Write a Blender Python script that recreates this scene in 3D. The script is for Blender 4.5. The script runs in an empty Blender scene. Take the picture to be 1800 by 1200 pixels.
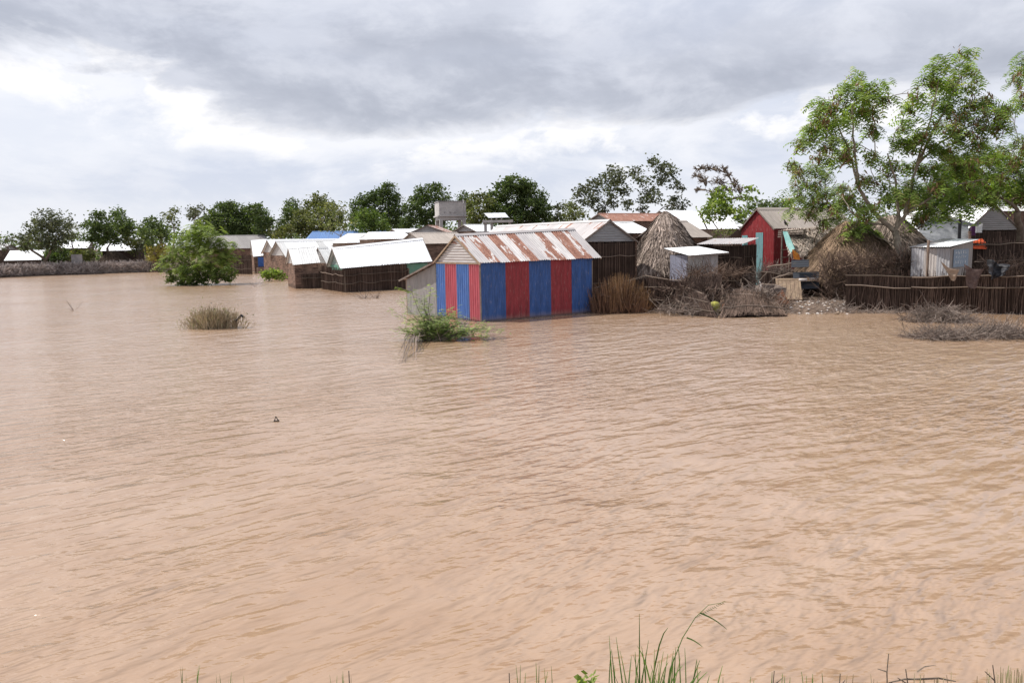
import bpy, math, random
import numpy as np
from mathutils import Vector, Matrix, noise as mnoise

random.seed(7)
RNG = np.random.default_rng(7)
R = math.radians
SC = bpy.context.scene
COL = SC.collection

# ------------------------------------------------------------------ camera
H, F, PITCH, ROLL = 3.3, 1400.0, R(7.17), R(1.0)
fw = np.array([0, math.cos(PITCH), -math.sin(PITCH)])
r0 = np.array([1.0, 0, 0]); u0 = np.array([0, math.sin(PITCH), math.cos(PITCH)])
cu = math.cos(ROLL)*u0 + math.sin(ROLL)*r0
cr = math.cos(ROLL)*r0 - math.sin(ROLL)*u0
CAM = np.array([0, 0, H])
cd = bpy.data.cameras.new('camera'); cam = bpy.data.objects.new('camera', cd); COL.objects.link(cam)
m = Matrix.Identity(4)
for i in range(3):
    m[i][0] = cr[i]; m[i][1] = cu[i]; m[i][2] = -fw[i]; m[i][3] = CAM[i]
cam.matrix_world = m
cd.sensor_width = 36; cd.lens = 28; cd.clip_start = 0.05; cd.clip_end = 4000
SC.camera = cam

# ------------------------------------------------------------------ light
SUN_AZ = Vector((-0.95, 0.16, 0)).normalized(); SUN_EL = R(56)
sun_dir = Vector((SUN_AZ.x*math.cos(SUN_EL), SUN_AZ.y*math.cos(SUN_EL), math.sin(SUN_EL)))
sd = bpy.data.lights.new('sun', 'SUN'); sun = bpy.data.objects.new('sun', sd); COL.objects.link(sun)
sd.energy = 4.2; sd.angle = R(0.6); sd.color = (1.0, 0.955, 0.89)
sun.rotation_euler = (-sun_dir).to_track_quat('-Z', 'Y').to_euler()
SC.view_settings.view_transform = 'Standard'; SC.view_settings.look = 'None'
SC.view_settings.exposure = 0.36; SC.view_settings.gamma = 1
SC.view_settings.use_curve_mapping = False

class NT:
    """small node helper"""
    def __init__(s, tree): s.t = tree; s.n = tree.nodes; s.l = tree.links; s.n.clear()
    def node(s, typ, **kw):
        nd = s.n.new(typ)
        for k, v in kw.items(): setattr(nd, k, v)
        return nd
    def put(s, sock, v):
        if v is None: return
        if isinstance(v, bpy.types.NodeSocket): s.l.new(v, sock)
        else: sock.default_value = v
    def math(s, op, a, b=None, c=None, clamp=False):
        nd = s.node('ShaderNodeMath', operation=op); nd.use_clamp = clamp
        s.put(nd.inputs[0], a); s.put(nd.inputs[1], b); s.put(nd.inputs[2], c)
        return nd.outputs[0]
    def vmath(s, op, a, b=None):
        nd = s.node('ShaderNodeVectorMath', operation=op); s.put(nd.inputs[0], a); s.put(nd.inputs[1], b)
        return nd.outputs[0]
    def mix(s, f, a, b, mode='MIX'):
        nd = s.node('ShaderNodeMix', data_type='RGBA', blend_type=mode)
        s.put(nd.inputs[0], f); s.put(nd.inputs[6], a); s.put(nd.inputs[7], b)
        return nd.outputs[2]
    def ramp(s, f, stops, interp='LINEAR'):
        nd = s.node('ShaderNodeValToRGB'); cr_ = nd.color_ramp; cr_.interpolation = interp
        while len(cr_.elements) < len(stops): cr_.elements.new(0.5)
        for e, (p, c) in zip(cr_.elements, stops):
            e.position = p; e.color = (c, c, c, 1) if isinstance(c, (int, float)) else (*c, 1)
        s.put(nd.inputs[0], f); return nd.outputs[0]
    def noise(s, vec, scale, detail=4, rough=0.55, dist=0.0, dims='3D'):
        nd = s.node('ShaderNodeTexNoise', noise_dimensions=dims)
        s.put(nd.inputs['Vector'], vec); nd.inputs['Scale'].default_value = scale
        nd.inputs['Detail'].default_value = detail; nd.inputs['Roughness'].default_value = rough
        nd.inputs['Distortion'].default_value = dist
        return nd.outputs[0]
    def mapping(s, vec, loc=(0,0,0), rot=(0,0,0), scale=(1,1,1)):
        nd = s.node('ShaderNodeMapping'); s.put(nd.inputs[0], vec)
        nd.inputs[1].default_value = loc; nd.inputs[2].default_value = rot; nd.inputs[3].default_value = scale
        return nd.outputs[0]
    def sep(s, vec):
        nd = s.node('ShaderNodeSeparateXYZ'); s.put(nd.inputs[0], vec); return nd.outputs
    def comb(s, x, y, z):
        nd = s.node('ShaderNodeCombineXYZ')
        for i, v in enumerate((x, y, z)): s.put(nd.inputs[i], v)
        return nd.outputs[0]
    def smooth(s, v, a, b, lo=0.0, hi=1.0):
        nd = s.node('ShaderNodeMapRange', interpolation_type='SMOOTHSTEP')
        s.put(nd.inputs[0], v); s.put(nd.inputs[1], a); s.put(nd.inputs[2], b)
        s.put(nd.inputs[3], lo); s.put(nd.inputs[4], hi); return nd.outputs[0]
    def bump(s, h, strength, dist, normal=None):
        nd = s.node('ShaderNodeBump'); s.put(nd.inputs['Height'], h)
        nd.inputs['Strength'].default_value = strength; nd.inputs['Distance'].default_value = dist
        s.put(nd.inputs['Normal'], normal); return nd.outputs[0]

# ------------------------------------------------------------------ world: sky with broken cloud
w = bpy.data.worlds.new('World'); SC.world = w; w.use_nodes = True
n = NT(w.node_tree)
tc = n.node('ShaderNodeTexCoord').outputs['Generated']
X, Y, Z = n.sep(tc)
sky = n.node('ShaderNodeTexSky', sky_type='NISHITA'); sky.sun_disc = False
sky.sun_elevation = SUN_EL; sky.sun_rotation = math.atan2(SUN_AZ.x, SUN_AZ.y)
sky.air_density = 1.2; sky.dust_density = 2.0
zz = n.math('ADD', n.math('MAXIMUM', Z, 0.0), 0.10)
P = n.comb(n.math('DIVIDE', X, zz), n.math('DIVIDE', Y, zz), 0.0)     # flat cloud deck seen in perspective
Pd = n.comb(n.math('MULTIPLY', X, 1.0), n.math('MULTIPLY', Y, 1.0), n.math('MULTIPLY', Z, 3.4))
big = n.noise(n.mapping(P, loc=(3.1, 7.7, 0), scale=(0.30, 0.22, 1)), 1.0, 7, 0.56, 0.3)
mid = n.noise(n.mapping(Pd, loc=(1.3, 4.2, 0)), 3.4, 8, 0.6, 0.4)
Pp = n.comb(X, Y, n.math('MULTIPLY', Z, 2.0))
fine = n.noise(n.mapping(Pp, loc=(9.3, 2.2, 5)), 13.0, 8, 0.62, 0.4)
puff = n.noise(n.mapping(Pp, loc=(2.3, 8.2, 5)), 6.0, 9, 0.62, 0.25)
def cen(s_, k): return n.math('MULTIPLY', n.math('SUBTRACT', s_, 0.5), k)
zw = n.math('ADD', n.math('ADD', Z, cen(mid, 0.13)), n.math('ADD', cen(puff, 0.06), cen(fine, 0.035)))
hx = n.math('ADD', X, cen(mid, 0.3))
zw = n.math('SUBTRACT', zw, n.smooth(hx, -0.22, -0.50, 0.0, 0.075))        # the deck is higher towards the left
dark = n.ramp(zw, [(0.0, 0.0), (0.135, 0.0), (0.158, 0.88), (0.175, 1.0), (0.21, 0.82), (0.235, 0.95), (0.27, 0.6), (0.34, 0.28), (0.6, 0.12), (1, 0.12)])
dark = n.math('MULTIPLY', dark, n.smooth(n.math('ADD', n.math('MULTIPLY', puff, 0.7), n.math('MULTIPLY', fine, 0.3)), 0.45, 0.62, 1.0, 0.66))
dark = n.math('MULTIPLY', dark, n.math('SUBTRACT', 1.0, n.math('MULTIPLY', n.math('MULTIPLY', n.smooth(hx, -0.02, 0.18), n.smooth(Z, 0.19, 0.27)), 0.55)))
rim = n.math('MULTIPLY', n.smooth(zw, 0.07, 0.125), n.smooth(zw, 0.17, 0.15))
white = n.smooth(n.math('ADD', n.math('MULTIPLY', puff, 0.65), n.math('MULTIPLY', fine, 0.35)), 0.45, 0.58)
white = n.math('MULTIPLY', white, n.math('ADD', 0.25, n.math('MULTIPLY', rim, 0.75)))
soft = n.math('MULTIPLY', rim, n.smooth(mid, 0.3, 0.6, 0.1, 0.55))
white = n.math('MAXIMUM', white, soft)
horizon = n.smooth(Z, 0.085, 0.0)
veil = n.mix(n.smooth(mid, 0.38, 0.60), (0.565, 0.605, 0.715, 1), (0.69, 0.715, 0.795, 1))
veil = n.mix(horizon, veil, (0.74, 0.765, 0.82, 1))
c = n.mix(white, veil, (0.88, 0.87, 0.89, 1))
dcol = n.mix(n.smooth(n.math('ADD', n.math('MULTIPLY', puff, .5), n.math('MULTIPLY', big, .5)), 0.38, 0.62), (0.385, 0.405, 0.475, 1), (0.53, 0.545, 0.615, 1))
c = n.mix(dark, c, dcol)
bg1 = n.node('ShaderNodeBackground'); n.l.new(sky.outputs[0], bg1.inputs[0]); bg1.inputs[1].default_value = 0.12
bg2 = n.node('ShaderNodeBackground'); n.l.new(c, bg2.inputs[0]); bg2.inputs[1].default_value = 0.95
mx = n.node('ShaderNodeMixShader'); mx.inputs[0].default_value = 0.93
n.l.new(bg1.outputs[0], mx.inputs[1]); n.l.new(bg2.outputs[0], mx.inputs[2])
n.l.new(mx.outputs[0], n.node('ShaderNodeOutputWorld').inputs[0])

# ------------------------------------------------------------------ pixel <-> place
def ray(px, py):
    v = fw + cr*(px-900)/F - cu*(py-600)/F
    return v
def W(px, py, d):
    """point that stands d metres away (world Y) behind a pixel of the 1800x1200 photograph"""
    v = ray(px, py); t = d/v[1]; p = CAM + v*t
    return Vector(p)
def G(px, py, z=0.0):
    v = ray(px, py); t = (z-H)/v[2]; return Vector(CAM + v*t)
def proj(p):
    v = np.array(p)-CAM; z = v@fw
    return 900+F*(v@cr)/z, 600-F*(v@cu)/z
def zfor(x, y, py):
    a, b = -5.0, 40.0
    for _ in range(40):
        c_ = (a+b)/2
        if proj((x, y, c_))[1] > py: a = c_
        else: b = c_
    return (a+b)/2
def V(x, y, z=0.0): return Vector((x, y, z))

# ------------------------------------------------------------------ mesh builder
ORG = {}
class MB:
    def __init__(s): s.v = []; s.f = []; s.uv = []; s.nv = 0; s.qa = []; s.qu = []
    def add(s, verts, faces, uv=None):
        b = s.nv; s.v.extend([tuple(x) for x in verts]); s.nv += len(verts)
        if uv is None: uv = (random.random(), 0.5)
        for f in faces:
            s.f.append(tuple(i+b for i in f))
            if callable(uv): s.uv.append([uv(i) for i in f])
            else: s.uv.append([uv]*len(f))
    def quads(s, Q, u):           # Q (k,4,3), u (k,)
        s.qa.append(np.asarray(Q, dtype=np.float64)); s.qu.append(np.asarray(u))
    def box(s, c, size, rz=0, rx=0, ry=0, uv=None):
        M = Matrix.Translation(Vector(c)) @ Matrix.Rotation(rz, 4, 'Z') @ Matrix.Rotation(ry, 4, 'Y') @ Matrix.Rotation(rx, 4, 'X')
        x, y, z = [k/2 for k in size]
        vs = [M @ Vector(p) for p in ((-x,-y,-z),(x,-y,-z),(x,y,-z),(-x,y,-z),(-x,-y,z),(x,-y,z),(x,y,z),(-x,y,z))]
        s.add(vs, [(3,2,1,0),(4,5,6,7),(0,1,5,4),(1,2,6,5),(2,3,7,6),(3,0,4,7)], uv)
    def beam(s, p, q, wd, ht=None, uv=None):
        p = Vector(p); q = Vector(q); ht = ht or wd
        d = q-p; L = d.length
        if L < 1e-6: return
        d /= L; up = Vector((0,0,1)) if abs(d.z) < .95 else Vector((1,0,0))
        a = d.cross(up).normalized()*wd/2; b = a.cross(d).normalized()*ht/2
        vs = [p-a-b, p+a-b, p+a+b, p-a+b, q-a-b, q+a-b, q+a+b, q-a+b]
        s.add(vs, [(0,1,2,3),(7,6,5,4),(0,4,5,1),(1,5,6,2),(2,6,7,3),(3,7,4,0)], uv)
    def tube(s, pts, rad, k=6, uv=None):
        pts = [Vector(p) for p in pts]; vs = []; N = len(pts)
        if not hasattr(rad, '__len__'): rad = [rad]*N
        pa = None
        for i, p in enumerate(pts):
            d = (pts[min(i+1, N-1)]-pts[max(i-1, 0)])
            if d.length < 1e-6: d = Vector((0,0,1))
            d.normalize()
            if pa is None:
                pa = d.cross(Vector((0,0,1)) if abs(d.z) < .9 else Vector((1,0,0))).normalized()
            else:
                pa = (pa - d*pa.dot(d)).normalized()
            b = d.cross(pa)
            for j in range(k):
                an = 2*math.pi*j/k
                vs.append(p+(pa*math.cos(an)+b*math.sin(an))*rad[i])
        fs = [(i*k+j, i*k+(j+1)%k, (i+1)*k+(j+1)%k, (i+1)*k+j) for i in range(N-1) for j in range(k)]
        fs += [tuple(range(k))[::-1], tuple(range((N-1)*k, N*k))]
        s.add(vs, fs, uv)
    def stick(s, p, q, r, uv=None):   # cheap three-sided rod
        p = Vector(p); q = Vector(q); d = q-p
        if d.length < 1e-6: return
        d.normalize(); up = Vector((0,0,1)) if abs(d.z) < .95 else Vector((1,0,0))
        a = d.cross(up).normalized(); b = a.cross(d)
        vs = []
        for pt, rr in ((p, r), (q, r*.7)):
            for an in (0, 2.094, 4.189): vs.append(pt+(a*math.cos(an)+b*math.sin(an))*rr)
        s.add(vs, [(0,1,4,3),(1,2,5,4),(2,0,3,5),(0,2,1),(3,4,5)], uv)
    def build(s, name, mat, parent=None, smooth=False, org=None):
        me = bpy.data.meshes.new(name)
        o3 = Vector(org) if org is not None else (ORG[parent.name] if parent else Vector((0,0,0)))
        v = np.array(s.v, dtype=np.float64).reshape(-1, 3)
        nq = 0
        if s.qa:
            Q = np.concatenate(s.qa); U = np.concatenate(s.qu); nq = len(Q)
        if nq == 0:
            me.from_pydata((v-np.array(o3)).tolist(), [], s.f)
            uvl = me.uv_layers.new(name='UVMap')
            uvl.data.foreach_set('uv', np.array([c_ for f in s.uv for c_ in f], dtype=np.float32).ravel())
        else:
            av = np.concatenate([v, Q.reshape(-1, 3)])-np.array(o3)
            me.vertices.add(len(av)); me.vertices.foreach_set('co', av.astype(np.float32).ravel())
            lens = [len(f) for f in s.f]+[4]*nq
            li = np.concatenate([np.array([i for f in s.f for i in f], dtype=np.int32), np.arange(nq*4, dtype=np.int32)+len(v)])
            me.loops.add(len(li)); me.loops.foreach_set('vertex_index', li)
            me.polygons.add(len(lens)); st = np.concatenate([[0], np.cumsum(lens)[:-1]]).astype(np.int32)
            me.polygons.foreach_set('loop_start', st)
            me.update(calc_edges=True)
            uvl = me.uv_layers.new(name='UVMap')
            ua = [c_ for f in s.uv for c_ in f]
            qv = np.tile(np.array([0, 0, 1, 1.]), nq)
            qu = np.stack([np.repeat(U, 4), qv], 1)
            al = np.concatenate([np.array(ua, dtype=np.float32).reshape(-1, 2), qu]).astype(np.float32)
            uvl.data.foreach_set('uv', al.ravel())
        if smooth: me.polygons.foreach_set('use_smooth', [True]*len(me.polygons))
        me.materials.append(mat); me.update()
        o = bpy.data.objects.new(name, me); COL.objects.link(o)
        if parent: o.parent = parent; ORG[o.name] = o3
        elif org is not None: o.location = o3
        if not parent: ORG[o.name] = o3
        return o

def thing(name, label, cat, loc, group=None):
    o = bpy.data.objects.new(name, None); COL.objects.link(o); o.location = Vector(loc); ORG[o.name] = Vector(loc)
    o.empty_display_size = .2; o['label'] = label; o['category'] = cat
    if group: o['group'] = group
    return o
def tag(o, label, cat, group=None, kind=None):
    o['label'] = label; o['category'] = cat
    if group: o['group'] = group
    if kind: o['kind'] = kind
    return o
def stuff(o): o['kind'] = 'stuff'; return o
def struct(o): o['kind'] = 'structure'; return o

# ------------------------------------------------------------------ materials
MATS = {}
def mat(name, fn):
    if name in MATS: return MATS[name]
    m_ = bpy.data.materials.new(name); m_.use_nodes = True; n_ = NT(m_.node_tree)
    out = n_.node('ShaderNodeOutputMaterial'); sh = fn(n_); n_.l.new(sh, out.inputs[0])
    MATS[name] = m_; return m_
def pbsdf(n_, col, rough=.7, metal=0, spec=.3, normal=None, trans=None):
    b = n_.node('ShaderNodeBsdfPrincipled')
    n_.put(b.inputs['Base Color'], col); n_.put(b.inputs['Roughness'], rough); n_.put(b.inputs['Metallic'], metal)
    b.inputs['Specular IOR Level'].default_value = spec; n_.put(b.inputs['Normal'], normal)
    return b.outputs[0]
def c4(c_, k=1.0): return (c_[0]*k, c_[1]*k, c_[2]*k, 1)
def uvs(n_): return n_.node('ShaderNodeTexCoord').outputs['UV']
def geo(n_): return n_.node('ShaderNodeNewGeometry').outputs['Position']
def orand(n_): return n_.node('ShaderNodeObjectInfo').outputs['Random']

def m_tin(name, base, rust=0.0, rough=.45, metal=0.0, dirt=.25, flute=0.0, spec=.5):
    """sheet metal: UV is in metres across / along the sheet"""
    def fn(n_):
        u = uvs(n_); ro = orand(n_)
        off = n_.comb(n_.math('MULTIPLY', ro, 37.0), n_.math('MULTIPLY', ro, 91.0), 0.0)
        uu = n_.vmath('ADD', u, off)
        a = n_.noise(n_.mapping(uu, scale=(2.2, 0.55, 1)), 1.3, 5, .6)
        b = n_.noise(n_.mapping(uu, scale=(9, 1.2, 1)), 1.0, 4, .6)
        g = n_.noise(uu, 14, 3, .6)
        col = n_.mix(n_.smooth(b, .35, .75), c4(base), c4(base, 1-dirt))
        col = n_.mix(n_.math('MULTIPLY', n_.smooth(a, .55, .75), dirt), col, (.35, .27, .2, 1))
        tone = n_.math('ADD', 1-.14*min(1, dirt/.25), n_.math('MULTIPLY', ro, .2*min(1, dirt/.25)))
        col = n_.mix(1.0, col, n_.comb(tone, tone, tone), 'MULTIPLY')
        if rust > 0:
            f = n_.math('ADD', n_.math('MULTIPLY', a, .8), n_.math('MULTIPLY', g, .16))
            f = n_.math('ADD', f, n_.math('MULTIPLY', b, .14))
            th = .80-.5*rust
            mask = n_.smooth(f, th-.012, th+.012)
            rc = n_.mix(n_.smooth(n_.math('ADD', n_.math('MULTIPLY', g, .5), n_.math('MULTIPLY', b, .5)), .35, .65), (.15, .06, .04, 1), (.36, .19, .14, 1))
            col = n_.mix(mask, col, rc)
            rg = n_.math('ADD', rough, n_.math('MULTIPLY', mask, .4))
        else: rg = rough
        if flute > 0:
            x = n_.sep(u)[0]
            h = n_.math('SINE', n_.math('MULTIPLY', x, 2*math.pi/flute))
            nm = n_.bump(h, .7, flute*.22)
        else: nm = None
        return pbsdf(n_, col, rg, metal, spec, nm)
    return mat(name, fn)

def m_paint(name, base, fade=.35, pitch=0.0):
    def fn(n_):
        u = uvs(n_); ro = orand(n_)
        uu = n_.vmath('ADD', u, n_.comb(n_.math('MULTIPLY', ro, 37.0), 0.0, 0.0))
        a = n_.noise(n_.mapping(uu, scale=(6, .8, 1)), 1.2, 6, .65)
        b = n_.noise(n_.mapping(uu, scale=(22, 3, 1)), 1.0, 3, .6)
        y = n_.sep(geo(n_))[2]
        col = n_.mix(n_.smooth(a, .35, .7), c4(base), c4(base, 1-fade))
        col = n_.mix(n_.math('MULTIPLY', n_.smooth(b, .55, .8), .35), col, (.42, .36, .33, 1))
        # silt line left by the flood near the water
        silt = n_.math('MULTIPLY', n_.smooth(n_.math('ADD', y, n_.math('MULTIPLY', a, .5)), .55, .15), .55)
        col = n_.mix(silt, col, (.30, .22, .17, 1))
        wet = n_.smooth(n_.math('ADD', y, n_.math('MULTIPLY', b, .08)), .15, .07)
        col = n_.mix(n_.math('MULTIPLY', wet, .6), col, (.07, .045, .035, 1))
        dn = n_.noise(n_.mapping(uu, scale=(1, .7, 1)), 2.5, 2, .5)
        return pbsdf(n_, col, .6, 0, .35, n_.bump(dn, .5, .05))
    return mat(name, fn)

def m_stick(name, c1, c2, c3=None):
    c3 = c3 or tuple((a+b)/2 for a, b in zip(c1, c2))
    def fn(n_):
        x, y, _ = n_.sep(uvs(n_))
        col = n_.ramp(x, [(0, c1), (.35, c3), (.8, c2), (1, tuple(min(1, k*1.5) for k in c2))])
        g = n_.noise(geo(n_), 1.1, 4, .6)
        k = n_.smooth(g, .3, .7, .7, 1.15)
        col = n_.mix(1.0, col, n_.comb(k, k, k), 'MULTIPLY')
        return pbsdf(n_, col, .9, 0, .1)
    return mat(name, fn)

def m_leaf(name, c1, c2, c3=None, transl=.35):
    def fn(n_):
        x, y, _ = n_.sep(uvs(n_))
        st = [(0, c1), (.75, c2)] + ([(.9, c2), (1, c3)] if c3 else [])
        col = n_.ramp(x, st)
        g = n_.noise(geo(n_), .8, 3, .6)
        k = n_.smooth(g, .3, .7, .72, 1.2)
        col = n_.mix(1.0, col, n_.comb(k, k, k), 'MULTIPLY')
        a = pbsdf(n_, col, .6, 0, .25)
        t = n_.node('ShaderNodeBsdfTranslucent'); n_.put(t.inputs[0], n_.mix(1.0, col, (1.5, 1.7, .7, 1), 'MULTIPLY'))
        m_ = n_.node('ShaderNodeMixShader'); m_.inputs[0].default_value = transl
        n_.l.new(a, m_.inputs[1]); n_.l.new(t.outputs[0], m_.inputs[2])
        return m_.outputs[0]
    return mat(name, fn)

def m_plain(name, c1, c2=None, scale=3.0, rough=.8, bump=.0, spec=.2, stretch=(1, 1, 1)):
    c2 = c2 or tuple(k*.7 for k in c1)
    def fn(n_):
        g = n_.noise(n_.mapping(geo(n_), scale=stretch), scale, 6, .62)
        h = n_.noise(geo(n_), scale*7, 4, .6)
        col = n_.mix(n_.smooth(n_.math('ADD', n_.math('MULTIPLY', g, .75), n_.math('MULTIPLY', h, .25)), .38, .64), c4(c1), c4(c2))
        nm = n_.bump(h, .6, bump) if bump else None
        return pbsdf(n_, col, rough, 0, spec, nm)
    return mat(name, fn)

T_WHITE = m_tin('new_white_tin', (.88, .89, .90), 0, .35, dirt=.06)
T_PALE = m_tin('pale_tin', (.62, .62, .61), 0.0, .5, dirt=.25)
T_GREY = m_tin('dull_grey_tin', (.33, .31, .30), 0.0, .6, dirt=.3, spec=.3)
T_BEIGE = m_tin('dusty_beige_tin', (.40, .35, .31), 0.05, .7, dirt=.25, spec=.2)
T_STREAK = m_tin('rust_streaked_tin', (.58, .55, .535), 0.36, .55, dirt=.3)
T_CLEAN = m_tin('weathered_pale_tin', (.47, .44, .435), 0.28, .55, dirt=.2)
T_RUST = m_tin('heavily_rusted_tin', (.60, .55, .53), 0.68, .6, dirt=.3)
T_HALF = m_tin('half_rusted_tin', (.62, .58, .56), 0.56, .6, dirt=.3)
T_REDRUST = m_tin('red_rust_roof_tin', (.50, .40, .37), 0.72, .7, dirt=.35)
T_WALL = m_tin('grey_wall_tin', (.40, .39, .40), 0.1, .5, dirt=.3)
T_GABLE = m_tin('gable_tin', (.45, .43, .42), 0.22, .55, dirt=.3)
T_BLUE = m_tin('blue_roof_tin', (.10, .20, .42), 0.0, .5, dirt=.15)
T_SLATE = m_tin('slate_tin', (.045, .05, .062), 0.05, .7, dirt=.3, spec=.3)
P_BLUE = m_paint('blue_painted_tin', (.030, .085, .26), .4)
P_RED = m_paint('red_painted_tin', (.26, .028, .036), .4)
P_BLUE_LIT = m_paint('blue_painted_tin_lit_end', (.11, .22, .50), .25)  # same blue paint made lighter: sunlight on the end wall put into the colour
P_RED_LIT = m_paint('red_painted_tin_lit_end', (.52, .13, .16), .25)  # same red paint, lightened in its colour for the sunlit end wall
P_CRIMSON = m_paint('crimson_painted_tin', (.22, .017, .020), .3)
P_TEAL = m_paint('teal_painted_tin', (.16, .34, .36), .3)
M_WATTLE = m_stick('wattle_sticks', (.075, .050, .038), (.19, .135, .105))
M_WATTLE_D = m_stick('dark_wattle_sticks', (.045, .030, .024), (.115, .080, .064))
M_RAIL = m_stick('lashing_poles', (.09, .07, .055), (.20, .155, .125))
M_TWIG = m_stick('grey_twigs', (.10, .078, .066), (.26, .21, .18))
M_TWIGL = m_stick('pale_thorn_twigs', (.22, .18, .165), (.48, .42, .39))
M_BARK = m_plain('bark', (.12, .09, .07), (.20, .16, .12), 4, .9, .02)
M_BARK_L = m_plain('pale_bark', (.17, .14, .11), (.27, .23, .18), 5, .9, .02)
def fn_mud(n_):
    p = geo(n_); g = n_.noise(p, 1.3, 6, .6); h = n_.noise(n_.mapping(p, scale=(1.2, 1.2, 7)), 1.6, 5, .65); k = n_.noise(p, 14, 3, .6)
    col = n_.mix(n_.smooth(g, .35, .65), (.215, .135, .10, 1), (.12, .078, .060, 1))
    col = n_.mix(n_.smooth(h, .50, .60), col, (.065, .042, .034, 1))
    col = n_.mix(n_.math('MULTIPLY', n_.smooth(k, .5, .7), .35), col, (.26, .19, .15, 1))
    wet = n_.smooth(n_.math('ADD', n_.sep(p)[2], n_.math('MULTIPLY', g, .2)), .45, .25)
    col = n_.mix(n_.math('MULTIPLY', wet, .55), col, (.05, .034, .026, 1))
    return pbsdf(n_, col, .95, 0, .15, n_.bump(n_.math('ADD', h, k), .9, .04))
M_MUD = mat('mud_wall', fn_mud)
M_MUDPALE = m_plain('plastered_mud_wall', (.27, .20, .16), (.18, .13, .10), 1.2, .95, .02)
M_THATCH = m_stick('grey_palm_thatch', (.10, .075, .060), (.34, .275, .235), (.19, .15, .125))
M_GRASSTH = m_stick('brown_grass_thatch', (.09, .06, .040), (.27, .19, .13), (.17, .115, .075))
M_THBASE = m_plain('thatch_underlayer', (.09, .068, .052), (.14, .11, .085), 3, .95)
M_CONC = m_plain('weathered_concrete', (.46, .43, .41), (.33, .31, .30), 1.5, .9, .01)
M_CONCD = m_plain('stained_concrete', (.30, .28, .28), (.20, .19, .19), 1.5, .9, .01)
M_WOOD = m_plain('raw_timber', (.30, .22, .15), (.20, .14, .10), 5, .85, .005)
M_WOODG = m_plain('grey_timber', (.22, .18, .155), (.14, .11, .095), 5, .9, .005)
M_GREENW = m_plain('green_painted_wall', (.12, .26, .19), (.16, .27, .21), 2, .8)
M_BLACK = m_plain('black_plastic', (.012, .012, .014), (.025, .025, .030), 3, .5, .01, .3)
M_TARP = m_plain('grey_tarpaulin', (.11, .115, .13), (.22, .225, .24), 2.2, .5, .02, .4)
M_TEALT = m_plain('teal_tarpaulin', (.12, .28, .27), (.22, .38, .36), 3, .6)
M_ORANGE = m_plain('orange_tarpaulin', (.62, .10, .03), (.45, .07, .03), 5, .7)
M_YELLOW = m_plain('yellow_plastic', (.46, .44, .10), (.36, .34, .08), 9, .5)
M_OCHRE = m_plain('amber_cloth', (.65, .28, .05), (.5, .15, .04), 9, .8)
M_SACK = m_plain('sackcloth', (.30, .22, .16), (.22, .16, .12), 8, .95)
M_DKCLOTH = m_plain('dark_brown_cloth', (.075, .05, .045), (.12, .085, .075), 8, .95)
M_WHITEP = m_plain('off_white_litter', (.62, .58, .55), (.42, .36, .32), 9, .7)
M_RUSTY = m_plain('rust_brown_litter', (.34, .14, .07), (.20, .09, .05), 9, .8)
M_BDOOR = m_plain('blue_painted_door', (.05, .13, .38), (.04, .09, .28), 4, .6)
M_PURPLE = m_plain('purple_cloth_wall', (.14, .05, .14), (.09, .035, .10), 4, .8)
M_PANEL = m_plain('solar_glass', (.55, .58, .63), (.60, .62, .66), 4, .25, 0, .8)
M_SIGNBLUE = m_plain('faded_blue_sign_paint', (.19, .24, .30), (.24, .28, .33), 6, .8)
M_SIGNWHITE = m_plain('white_sign_paint', (.60, .62, .63), (.50, .52, .53), 8, .8)
M_BIRD = m_plain('dark_feathers', (.05, .045, .045), (.10, .09, .085), 20, .8)
L_DARK = m_leaf('dark_leaves', (.038, .062, .022), (.108, .142, .048), (.17, .20, .07), .32)
L_MID = m_leaf('mid_green_leaves', (.050, .082, .022), (.130, .175, .045), (.20, .23, .07), .35)
L_OLIVE = m_leaf('olive_leaves', (.060, .075, .025), (.150, .160, .055), (.22, .20, .09), .3)
L_GREY = m_leaf('grey_green_leaves', (.045, .055, .030), (.115, .125, .070), (.17, .17, .10), .22)
L_LIGHT = m_leaf('fresh_green_leaves', (.085, .130, .028), (.235, .290, .075), (.33, .36, .12), .42)
L_SHRUB = m_leaf('pale_shrub_leaves', (.12, .17, .07), (.30, .36, .15), (.40, .40, .22), .4)
L_NEAR = m_leaf('feathery_leaves', (.070, .108, .026), (.235, .315, .078), (.40, .38, .15), .45)
L_POD = m_leaf('brown_seed_pods', (.11, .062, .032), (.24, .145, .08), None, .15)
L_YELLOW = m_leaf('yellowing_leaves', (.16, .14, .04), (.30, .25, .07), (.36, .26, .1), .35)
L_DRY = m_leaf('dry_orange_grass', (.085, .045, .030), (.23, .125, .078), (.40, .27, .18), .2)
L_STRAW = m_leaf('straw_twigs', (.22, .16, .10), (.48, .39, .27), (.20, .26, .08), .2)
L_BLADE = m_leaf('grass_blades', (.06, .12, .03), (.16, .25, .07), (.30, .28, .13), .3)

def fn_ground(n_):
    p = geo(n_)
    a = n_.noise(p, .35, 6, .6); b = n_.noise(p, 6, 5, .6)
    col = n_.mix(n_.smooth(a, .35, .65), (.15, .105, .078, 1), (.09, .063, .047, 1))
    col = n_.mix(n_.math('MULTIPLY', n_.smooth(b, .5, .75), .5), col, (.30, .25, .21, 1))
    return pbsdf(n_, col, .9, 0, .2, n_.bump(b, .8, .05))
M_GROUND = mat('silty_ground', fn_ground)

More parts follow.
